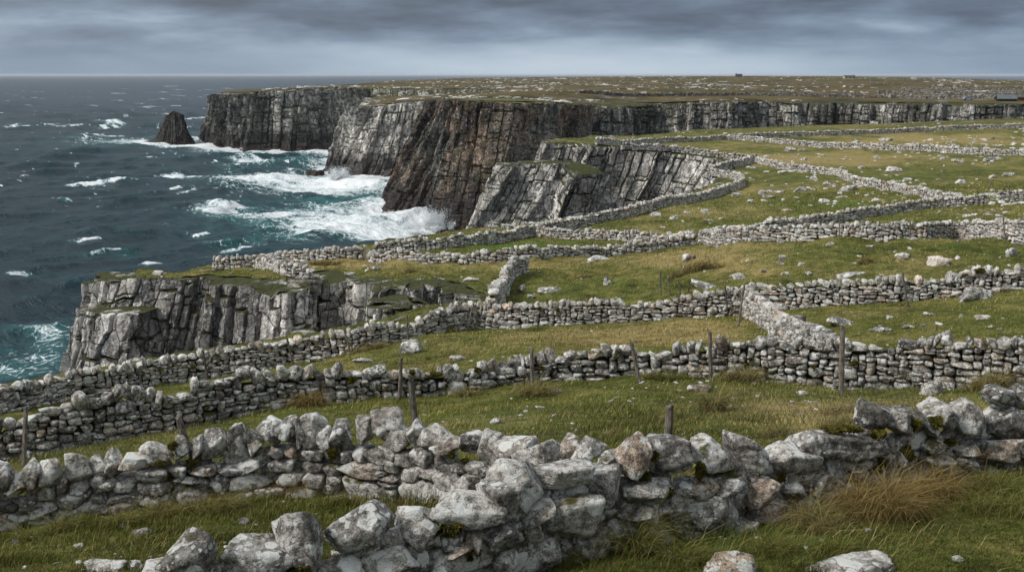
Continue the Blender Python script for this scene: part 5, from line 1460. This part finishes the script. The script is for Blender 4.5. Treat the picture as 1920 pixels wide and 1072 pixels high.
# ---------------------------------------------------------------- small buildings and cars on the far moor
def house(name, label, cat, u, v, D, w, d, h, roof_h, wall_c, roof_c, rz=0.0, gable='x', openings=(), chimney=False, door=True):
    p = at(u, v, D); z = float(g(p[0], p[1]))
    root = thing(name, label, cat, (p[0], p[1], z))
    R = np.array([[cos(rz), -sin(rz), 0], [sin(rz), cos(rz), 0], [0, 0, 1]]); c0 = np.array([p[0], p[1], z])
    def put(nm, v_, q, m, par=root): return mesh_obj(nm, np.asarray(v_) @ R.T + c0, q, m, par)
    wm = plain_mat(label[:20] + ' wall', wall_c, .85, .25, 1.5); rm = plain_mat(label[:20] + ' roof', roof_c, .55, .2, 1.2)
    x, y = w / 2, d / 2
    ends = [[-x, -y, -.5], [x, -y, -.5], [x, y, -.5], [-x, y, -.5], [-x, -y, h], [x, -y, h], [x, y, h], [-x, y, h], [-x, 0, h + roof_h], [x, 0, h + roof_h]]
    put('wall', ends, [np.array([[0, 1, 5, 4], [2, 3, 7, 6], [4, 5, 9, 8], [6, 7, 8, 9]]), np.array([[1, 2, 6, 9, 5], [3, 0, 4, 8, 7]])], wm)
    e = .35; t = .14
    k = roof_h / y
    rf = []
    for sg in (-1, 1):
        a = [[-x - e, sg * (y + e), h - e * k + .03], [x + e, sg * (y + e), h - e * k + .03], [x + e, 0, h + roof_h + .03], [-x - e, 0, h + roof_h + .03]]
        rf += a + [[q[0], q[1], q[2] + t] for q in a]
    q = []
    for b in (0, 8): q += [[b, b + 1, b + 2, b + 3], [b + 4, b + 7, b + 6, b + 5], [b, b + 4, b + 5, b + 1], [b + 1, b + 5, b + 6, b + 2], [b + 3, b + 7, b + 4, b], [b + 2, b + 6, b + 7, b + 3]]
    ro = put('roof', rf, np.array(q), rm)
    if chimney:
        vv, qq = box_vq(np.array([x - .6, 0, h + roof_h + .5]), .7, .6, 1.4); put('chimney', vv, qq, wm, ro)
    gm = plain_mat(label[:20] + ' opening', (.012, .014, .018), .25, .2, 2, .5)
    for (ox, oz, ow, oh, nm) in openings:
        vv, qq = box_vq(np.array([ox, -y - .02, oz]), ow, .12, oh); put(nm, vv, qq, gm)
    return root


house('cottage', 'tiny cottage with a cream wall alone on the skyline', 'cottage', 1592, 147, 1480, 16, 8, 2.3, 2.2, (.42, .36, .24), (.05, .048, .045), .1, openings=[(-6, 1.4, 2.2, 1.6, 'window'), (0, 1.1, 1.8, 2.2, 'door'), (5.5, 1.4, 2.2, 1.6, 'window')], chimney=True)
house('hut', 'small dark hut with a pale grey tin roof on the moor', 'hut', 1886, 188.5, 425, 7.2, 5, 1.0, 1.5, (.016, .019, .02), (.085, .10, .105), -.25, openings=[(-2.2, .6, .9, 1.1, 'door'), (1.2, .7, .8, .6, 'window')])


def ruin():
    p = at(1385, 145.8, 1750); z = float(g(p[0], p[1]))
    root = thing('ruin', 'square roofless stone ruin on the skyline', 'ruin', (p[0], p[1], z))
    vs = []; wm = plain_mat('ruin stone', (.09, .085, .08), .9, .4, .8)
    for (cx, cy, sx, sy, hh_) in [(0, -4, 10.5, .8, 6.2), (0, 4, 10.5, .8, 5.6), (-4.85, 0, .8, 7.2, 7.0), (4.85, 0, .8, 7.2, 5.9)]:
        vv, qq = box_vq(np.array([p[0] + cx, p[1] + cy, z + hh_ / 2 - .5]), sx, sy, hh_); mesh_obj('wall', vv, qq, wm, root)
    vv, qq = box_vq(np.array([p[0] + 14, p[1], z + 1.0]), 14, 1.2, 1.6); mesh_obj('low_wall', vv, qq, wm, root)
ruin()


def car(label, u, v, D, col, rz, L=4.2, Wd=1.75, Hh=1.5):
    p = at(u, v, D); z = float(g(p[0], p[1]))
    root = thing('parked_car', label, 'car', (p[0], p[1], z), 'cars parked by the hut')
    R = np.array([[cos(rz), -sin(rz), 0], [sin(rz), cos(rz), 0], [0, 0, 1]]); c0 = np.array([p[0], p[1], z])
    prof = np.array([(-.5, .3), (-.5, .62), (-.46, .72), (-.34, .95), (-.16, 1.0), (.12, .98), (.26, .70), (.46, .60), (.5, .45), (.5, .3)]) * [L, Hh] + [0, -.1]
    def ext(pr, w):
        n = len(pr); a = np.array([[q[0], -w / 2, q[1]] for q in pr] + [[q[0], w / 2, q[1]] for q in pr])
        i = np.arange(n); qd = np.stack([i, (i + 1) % n, (i + 1) % n + n, i + n], -1)
        return a, [qd, i[None, ::-1], (i + n)[None]]
    a, f = ext(prof, Wd); mesh_obj('body', a @ R.T + c0, f, plain_mat(label[:12] + ' paint', col, .35, .05, 1), root)
    gl = np.array([(-.33, .70), (-.30, .90), (-.15, .95), (.10, .93), (.21, .70)]) * [L, Hh] + [0, -.1]
    a, f = ext(gl, Wd + .03); mesh_obj('side_window', a @ R.T + c0, f, plain_mat('car glass', (.02, .025, .03), .1, .1, 1, .6), root)
    for sx in (-.31, .31):
        for sy in (-.5, .5):
            t = np.linspace(0, 2 * pi, 17)[:-1]
            c = np.array([sx * L, sy * (Wd - .1), .32])
            ring = [c + [.32 * cos(q), -.1, .32 * sin(q)] for q in t] + [c + [.32 * cos(q), .1, .32 * sin(q)] for q in t]
            i = np.arange(16)
            mesh_obj('wheel', np.array(ring) @ R.T + c0, [np.stack([i, (i + 1) % 16, (i + 1) % 16 + 16, i + 16], -1), i[None, ::-1], (i + 16)[None]], plain_mat('tyre', (.02, .02, .02), .8, .1), root)
car('red car parked beside the small dark hut', 1911, 187.5, 428, (.07, .012, .014), .1)
car('second red car beside the hut, at the picture edge', 1921, 188.5, 431, (.06, .012, .014), .3)
car('pale blue-grey car parked alone seaward of the hut', 1815, 187.5, 440, (.24, .29, .36), -.1)


def bale():
    p = at(1781, 168, 640); z = float(g(p[0], p[1])); k = 640 / F
    root = thing('red_marker', 'small red marker board on a post far out on the moor', 'marker', (p[0], p[1], z))
    vv, qq = box_vq(np.array([p[0], p[1], z + .6]), .25, .25, 1.6); mesh_obj('post', vv, qq, M['wood'], root)
    vv, qq = box_vq(np.array([p[0], p[1] - .2, z + 1.7]), 1.3, .12, 1.3); mesh_obj('board', vv, qq, plain_mat('red paint', (.35, .02, .025), .5, .1), root)
bale()
# ---------------------------------------------------------------- grass
def wall_distance():
    gx = np.arange(-34, 36, .12); gy = np.arange(5, 66, .12)
    X, Y = np.meshgrid(gx, gy); d = np.full(X.shape, 9.0)
    for ln in WALL_LINES:
        if ln.p[:, 1].min() > 64: continue
        for a, b in zip(ln.p[:-1], ln.p[1:]):
            lo = np.minimum(a, b) - 1.2; hi = np.maximum(a, b) + 1.2
            i0, i1 = np.searchsorted(gx, [lo[0], hi[0]]); j0, j1 = np.searchsorted(gy, [lo[1], hi[1]])
            if i0 >= i1 or j0 >= j1: continue
            x, y = X[j0:j1, i0:i1], Y[j0:j1, i0:i1]
            e = b - a; t = np.clip(((x - a[0]) * e[0] + (y - a[1]) * e[1]) / (e @ e + 1e-9), 0, 1)
            q = np.hypot(x - a[0] - t * e[0], y - a[1] - t * e[1])
            d[j0:j1, i0:i1] = np.minimum(d[j0:j1, i0:i1], q)
    def f(x, y):
        i = np.clip(((x + 34) / .12).astype(int), 0, len(gx) - 1); j = np.clip(((y - 5) / .12).astype(int), 0, len(gy) - 1)
        out = d[j, i]
        return np.where((x < -34) | (x > 36) | (y > 66), 9.0, out)
    return f
WD = wall_distance()
GREEN = np.array([[.112, .135, .026], [.175, .190, .042], [.235, .230, .064], [.082, .095, .021]])
STRAW = np.array([[.42, .35, .145], [.50, .43, .21], [.32, .24, .10], [.23, .16, .064]])


def blades(x, y, z, h, w, lean, col, r, seg=1):
    """bent grass blades: 5 or 3 verts each"""
    n = len(x)
    a = r.uniform(0, 2 * pi, n); sx, sy = np.cos(a) * w * .5, np.sin(a) * w * .5
    b = np.stack([x, y, z], -1)
    la, lm = lean
    t = b + np.stack([np.cos(la) * lm * h, np.sin(la) * lm * h, h * np.sqrt(np.maximum(.08, 1 - np.minimum(lm, .95) ** 2))], -1)
    sd = np.stack([sx, sy, 0 * sx], -1)
    if seg == 1:
        V = np.stack([b - sd, b + sd, t], 1); f = np.arange(3 * n).reshape(n, 3)
        return V.reshape(-1, 3), f, np.repeat(col, 3, 0)
    m = b + .5 * (t - b) + np.stack([-.12 * np.cos(la) * lm * h, -.12 * np.sin(la) * lm * h, .13 * h], -1)
    V = np.stack([b - sd, b + sd, m - .7 * sd, m + .7 * sd, t], 1)
    k = 5 * np.arange(n)[:, None]
    f = np.concatenate([k + [[0, 1, 3]], k + [[0, 3, 2]], k + [[2, 3, 4]]])
    return V.reshape(-1, 3), f, np.repeat(col, 5, 0)


def turf_grass():
    r = np.random.default_rng(55)
    mb = MB()
    for (d0, d1, n, seg) in [(7.5, 20, 265000, 2), (20, 62, 258000, 1), (62, 135, 122000, 1)]:
        y = np.exp(r.uniform(math.log(d0), math.log(d1), n)); x = y * r.uniform(-.60, .74, n)
        ok = inside(POLY_NEAR, x, y)
        wd = WD(x, y); ok &= wd > .24
        x, y, wd = x[ok], y[ok], wd[ok]; N = len(x); z = g(x, y) - .01
        px = y / 983.0
        tall = smooth(.05, .40, fbm(x / 2.4, y / 2.4, oct=4, seed=120)) 
        wallside = np.exp(-((wd - .3) / .35) ** 2) * smooth(-.25, .3, fbm(x / 1.6, y / 1.6, oct=2, seed=121))
        tus = np.clip(tall * .55 + wallside * 1.3, 0, 1.6)
        h = (.03 + .035 * r.random(N)) * (1 + .6 * fbm(x / .8, y / .8, oct=2, seed=122)) + tus * r.uniform(.02, .17, N)
        h = np.maximum(h, 1.1 * px * r.uniform(.8, 2.2, N))
        w = np.maximum(.006, .75 * px) * r.uniform(.7, 1.3, N)
        dry = np.clip(.05 + .72 * smooth(-.05, .95, dryness(x, y)) + .2 * np.minimum(tus, 1), 0, .95)
        dn = dryness(x, y); isd = r.random(N) < dry
        c = np.where(isd[:, None], STRAW[r.integers(0, 4, N)], GREEN[r.integers(0, 4, N)]) * r.uniform(.65, 1.25, (N, 1))
        c = c * (1 - .48 * smooth(17, 10.5, y))[:, None] * (1 + .6 * fbm(x / 2.6, y / 2.6, oct=4, seed=125) + .3 * fbm(x / .5, y / .5, oct=2, seed=126))[:, None]  # nearest blades darkened: deeper green turf, with some shade painted into the colour
        fr_ = smooth(-.3, -.8, dn)[:, None]; c = c * (1 - .7 * fr_) + .7 * fr_ * np.array([.12, .21, .038]) * r.uniform(.7, 1.2, (N, 1))
        cl_ = smooth(.18, .5, fbm(x / .9, y / .7, oct=3, seed=127)); h = h + cl_ * r.uniform(.02, .13, N); c = c * (1 - .35 * cl_ * r.random(N))[:, None]
        la = r.normal(.35, .9, N); lm = np.clip(r.beta(2.2, 2.2, N) * 1.05, .05, .95)
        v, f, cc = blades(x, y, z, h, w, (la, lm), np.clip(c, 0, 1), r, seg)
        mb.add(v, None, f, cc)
    # long dead stems combed by the wind
    n = 26000
    y = np.exp(r.uniform(math.log(8), math.log(75), n)); x = y * r.uniform(-.58, .58, n)
    ok = inside(POLY_NEAR, x, y) & (WD(x, y) > .25) & (fbm(x / 2.0, y / 1.4, oct=4, seed=130) > r.uniform(.0, .55, n))
    x, y = x[ok], y[ok]; N = len(x)
    px = y / 983.0
    h = r.uniform(.10, .32, N); w = np.maximum(.0035, .5 * px)
    v, f, cc = blades(x, y, g(x, y) - .01, h, w, (r.normal(.15, .45, N) + np.where(r.random(N) < .12, pi, 0), np.clip(r.beta(4, 1.8, N), .2, .97)), STRAW[r.integers(0, 4, N)] * r.uniform(.7, 1.2, (N, 1)), r, 2)
    mb.add(v, None, f, cc)
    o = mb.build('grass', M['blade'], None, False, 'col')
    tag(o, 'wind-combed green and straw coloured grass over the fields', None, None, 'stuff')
turf_grass()


TUSS = [(1640, 960, 185, 80, 1.0, 'large tawny grass tussock spilling from the foot of the nearest wall', 2600), (1740, 935, 90, 70, 1.0, 'ragged tawny tussock on the uphill side of the largest one', 1200), (1500, 975, 120, 50, .8, 'low trailing tussock of olive straw under the nearest wall', 1200), (1180, 1030, 110, 80, .35, 'green and straw tussock growing up the nearest wall face', 1300), (1060, 1050, 80, 50, .4, 'dark green tussock at the bottom of the nearest wall', 700), (1850, 912, 110, 34, .2, 'dark green tuft in the shade of the nearest wall', 900),
        (552, 922, 92, 52, .95, 'reddish dead tussock at the foot of the second nearest wall', 1500), (420, 955, 110, 40, .6, 'flattened olive tussock below the second nearest wall', 900), (290, 968, 90, 40, .6, 'loose straw tuft below the second nearest wall', 700), (130, 990, 80, 36, .35, 'green tuft below the second nearest wall near the corner', 500),
        (583, 762, 46, 30, .95, 'bright straw tussock in front of the long low wall', 700), (1395, 716, 72, 32, .85, 'straw tussock against the long low wall by its sixth post', 900), (990, 738, 70, 26, .8, 'brown tussock at the foot of the fourth post', 700), (880, 742, 60, 20, .8, 'straggling brown grass under the long low wall', 500), (1240, 712, 90, 22, .3, 'green tuft under the long low wall', 600), (1730, 722, 110, 44, 1.0, 'rusty dead grass under the end of the long low wall', 1300), (1850, 728, 90, 36, .9, 'pale dead grass beside the rounded grey boulder', 900),
        (1420, 1032, 100, 44, .25, 'dark rushy grass below the nearest wall', 800), (1290, 1052, 90, 44, .2, 'dark green grass at the bottom of the view under the nearest wall', 800), (640, 944, 80, 26, .35, 'green fringe below the middle of the second nearest wall', 600), (215, 985, 90, 30, .4, 'mixed green and dead grass below the second nearest wall', 600), (40, 1012, 70, 30, .3, 'green tuft at the seaward corner below the second nearest wall', 500), (1560, 1030, 110, 36, .2, 'dark grass downhill of the largest tawny tussock', 700), (1890, 960, 120, 50, .25, 'coarse dark grass at the edge of the near pasture', 900),
        (1325, 770, 66, 40, .55, 'yellow green tussock in the middle of the near field', 800), (1640, 770, 170, 24, .9, 'swathe of bleached straw in the near field behind the nearest wall', 1500), (1560, 800, 90, 26, .8, 'bleached tuft in the near field', 600), (1450, 820, 90, 30, .5, 'rushy tuft behind the nearest wall', 600),
        (1330, 503, 150, 17, .95, 'swept swathe of bleached grass on the hummocky slope', 1500), (1270, 518, 70, 11, .9, 'bleached tuft at the seaward end of the swept swathe', 500), (1625, 492, 34, 14, .9, 'brown tussock on the slope beside a small stone', 350), (620, 494, 110, 8, .95, 'fringe of tawny grass under the cliff edge wall', 700), (510, 492, 60, 7, .95, 'tawny grass at the cliff edge wall end', 350), (768, 509, 26, 9, .95, 'orange-brown tussock on the turf above the near cliff', 250), (420, 655, 60, 8, .5, 'grass fringe on the gully lip', 300), (700, 655, 80, 16, .9, 'brown tussock under the gully lip wall', 500), (830, 622, 40, 14, .7, 'tuft in the corner of the gully lip wall', 300), (1090, 521, 30, 9, .95, 'brown hummock tuft in the hollow of the hummocky field', 250)]


def tussocks():
    for i, (u, v, w, h, dry, lab, n) in enumerate(TUSS):
        r = np.random.default_rng(900 + i)
        b = hit(u, min(v, 1090)); k = (b[1] * cos(TH) - b[2] * sin(TH)) / F
        W, Hh = w * k, h * k
        px = b[1] / 983.0
        nc = 5
        cx = r.normal(0, W * .22, nc); cy = r.normal(0, min(W, .8) * .12, nc)
        pk = r.integers(0, nc, n)
        x = b[0] + cx[pk] + r.normal(0, W * .09, n); y = b[1] + cy[pk] + r.normal(0, min(W, 1.0) * .08, n) - .05; z = g(x, y) - .02
        L = Hh * r.lognormal(.1, .38, n) * 1.15
        la = r.normal(.2, .5, nc)[pk] + np.where(r.random(n) < .3, pi, 0) + r.normal(0, .75, n)
        lm = np.clip(r.beta(3.2, 1.2, n) * 1.0, .1, .98)
        wv = np.maximum(.004, .55 * px) * r.uniform(.7, 1.3, n)
        isd = r.random(n) < dry
        c = np.where(isd[:, None], STRAW[r.integers(0, 4, n)] * (.85 if dry > .9 else .75), GREEN[r.integers(0, 4, n)] * .9) * r.uniform(.55, 1.2, (n, 1))
        if dry > .9 and v > 600: c = c * np.where(isd[:, None], [.88, .80, .72], 1.0)
        # arching blades: a chain of four points drooping over
        a = r.uniform(0, 2 * pi, n); sd = np.stack([np.cos(a), np.sin(a), 0 * a], -1) * wv[:, None] * .5
        P0 = np.stack([x, y, z], -1); dirh = np.stack([np.cos(la), np.sin(la) * .7, 0 * la], -1)
        V = []
        for f in (0, .35, .7, 1.0):
            p = P0 + dirh * (L * lm * (f ** 1.3))[:, None] + np.stack([0 * L, 0 * L, L * (f * 1.05 - f ** 2.4 * (.25 + .75 * lm))], -1)
            V += [p - sd * (1 - .85 * f), p + sd * (1 - .85 * f)]
        V = np.stack(V, 1)
        kk = 8 * np.arange(n)[:, None]
        q = np.concatenate([kk + [[2 * j, 2 * j + 1, 2 * j + 3, 2 * j + 2]] for j in range(3)])
        o = mesh_obj('grass_tussock', V.reshape(-1, 3) - b, q, M['blade'], None, False, dict(col=np.repeat(np.clip(c, 0, 1), 8, 0)))
        o.location = b
        tag(o, lab, 'grass tussock', 'tussocks of dead and green grass')
tussocks()


# ---------------------------------------------------------------- sea air
def haze():
    lo = np.array([-70000.0, -60.0, -62.0]); hi = np.array([70000.0, 84000.0, 14.0])
    v, q = box_vq((lo + hi) / 2, *(hi - lo))
    o = mesh_obj('haze', v, q, haze_mat('sea air', HAZE)); tag(o, 'thin sea haze over the water and the far land', None, None, 'stuff')
HAZE = 2.6e-5
haze()


# ---------------------------------------------------------------- sky, sun, camera
def sky():
    w = bpy.data.worlds.new('World'); SC.world = w; w.use_nodes = True
    nt = w.node_tree; nt.nodes.clear()
    t = NT.__new__(NT); t.t = nt
    out = t.n('ShaderNodeOutputWorld'); bg = t.n('ShaderNodeBackground'); t.l(bg.outputs[0], out.inputs[0])
    st = t.n('ShaderNodeTexSky', sky_type='NISHITA'); st.sun_disc = False
    st.sun_elevation = radians(SUN_EL); st.sun_rotation = radians(SUN_AZ); st.dust_density = 3.0
    d = t.n('ShaderNodeTexCoord').outputs['Generated']
    xyz = t.sep(d)
    el = xyz[2]
    az = t.math('ARCTAN2', xyz[0], xyz[1])
    def vec(a, e, off=0.0):
        c = t.n('ShaderNodeCombineXYZ'); t.put(c.inputs[0], t.math('MULTIPLY', az, a)); t.put(c.inputs[1], t.math('MULTIPLY', el, e)); c.inputs[2].default_value = off
        return c.outputs[0]
    n1 = t.noise(vec(6.5, 32), 1.0, 5, .5, .1)
    n2 = t.noise(vec(19, 80, 3.0), 1.0, 5, .55, .1)
    n3 = t.noise(vec(2.1, 13, 7.0), 1.0, 3, .5)
    cl = t.math('ADD', t.math('MULTIPLY', n1, .55), t.math('ADD', t.math('MULTIPLY', n2, .13), t.math('MULTIPLY', n3, .32)))
    # rain haze smooths the cloud towards the horizon; a dark, lumpy base hangs higher up
    amp_ = t.math('MULTIPLY_ADD', t.ss(el, .004, .055), 1.15, .30)
    cl = t.math('MULTIPLY_ADD', t.math('SUBTRACT', cl, .5), amp_, .55)
    lift = t.math('ADD', t.ss(el, .022, .074, .02, -.19), t.math('MULTIPLY', t.ss(el, .040, .006), t.math('MULTIPLY', t.ss(t.math('ABSOLUTE', t.math('SUBTRACT', az, .08)), .42, .0), .25)))
    cl = t.math('ADD', cl, lift)
    col = t.ramp(cl, [(.22, (.022, .029, .042)), (.38, (.044, .060, .087)), (.53, (.077, .105, .144)), (.66, (.132, .168, .208)), (.80, (.20, .235, .272))])
    # thinner, brighter cloud overhead
    up = t.ss(el, .10, .75, 1.0, ZENITH)
    col = t.vmath('SCALE', col, None, t.math('MULTIPLY', up, SKY_GAIN))
    col = t.mix(t.ss(el, .06, .3), col, t.vmath('MULTIPLY', col, (1.29, 1.05, .78)))
    sk = t.vmath('SCALE', st.outputs[0], None, .006)
    fin = t.vmath('ADD', col, sk)
    t.l(fin, bg.inputs[0]); bg.inputs[1].default_value = 1.0
    w.cycles.sampling_method = 'AUTOMATIC'


SUN_EL, SUN_AZ = 48, -60
ZENITH, SKY_GAIN = 5.0, 1.13
sky()
L = bpy.data.lights.new('sun', 'SUN'); L.energy = 1.5; L.angle = radians(14); L.color = (1, .965, .92)
so = bpy.data.objects.new('sun', L); COL.objects.link(so)
# the brighter part of the cloud is over the sea, to the left and a little behind the camera
sd = np.array([-.74, -.25, .78]); sd /= np.linalg.norm(sd)
from mathutils import Vector
so.rotation_euler = Vector(tuple(sd)).to_track_quat('Z', 'Y').to_euler()

cam = bpy.data.cameras.new('camera'); cam.sensor_width = 36; cam.lens = 36 * F / 1920; cam.clip_start = .1; cam.clip_end = 200000
co = bpy.data.objects.new('camera', cam); COL.objects.link(co)
co.location = (0, 0, 0); co.rotation_euler = (pi / 2 - TH, 0, 0)
SC.camera = co
SC.view_settings.view_transform = 'Standard'; SC.view_settings.look = 'None'; SC.view_settings.gamma = 1; SC.view_settings.exposure = 1.17
try:
    SC.cycles.max_bounces = 6; SC.cycles.diffuse_bounces = 3; SC.cycles.glossy_bounces = 2; SC.cycles.transmission_bounces = 2
    SC.cycles.use_denoising = True; SC.cycles.denoiser = 'OPENIMAGEDENOISE'; SC.cycles.denoising_input_passes = 'RGB_ALBEDO_NORMAL'; SC.cycles.denoising_prefilter = 'ACCURATE'
except Exception:
    pass
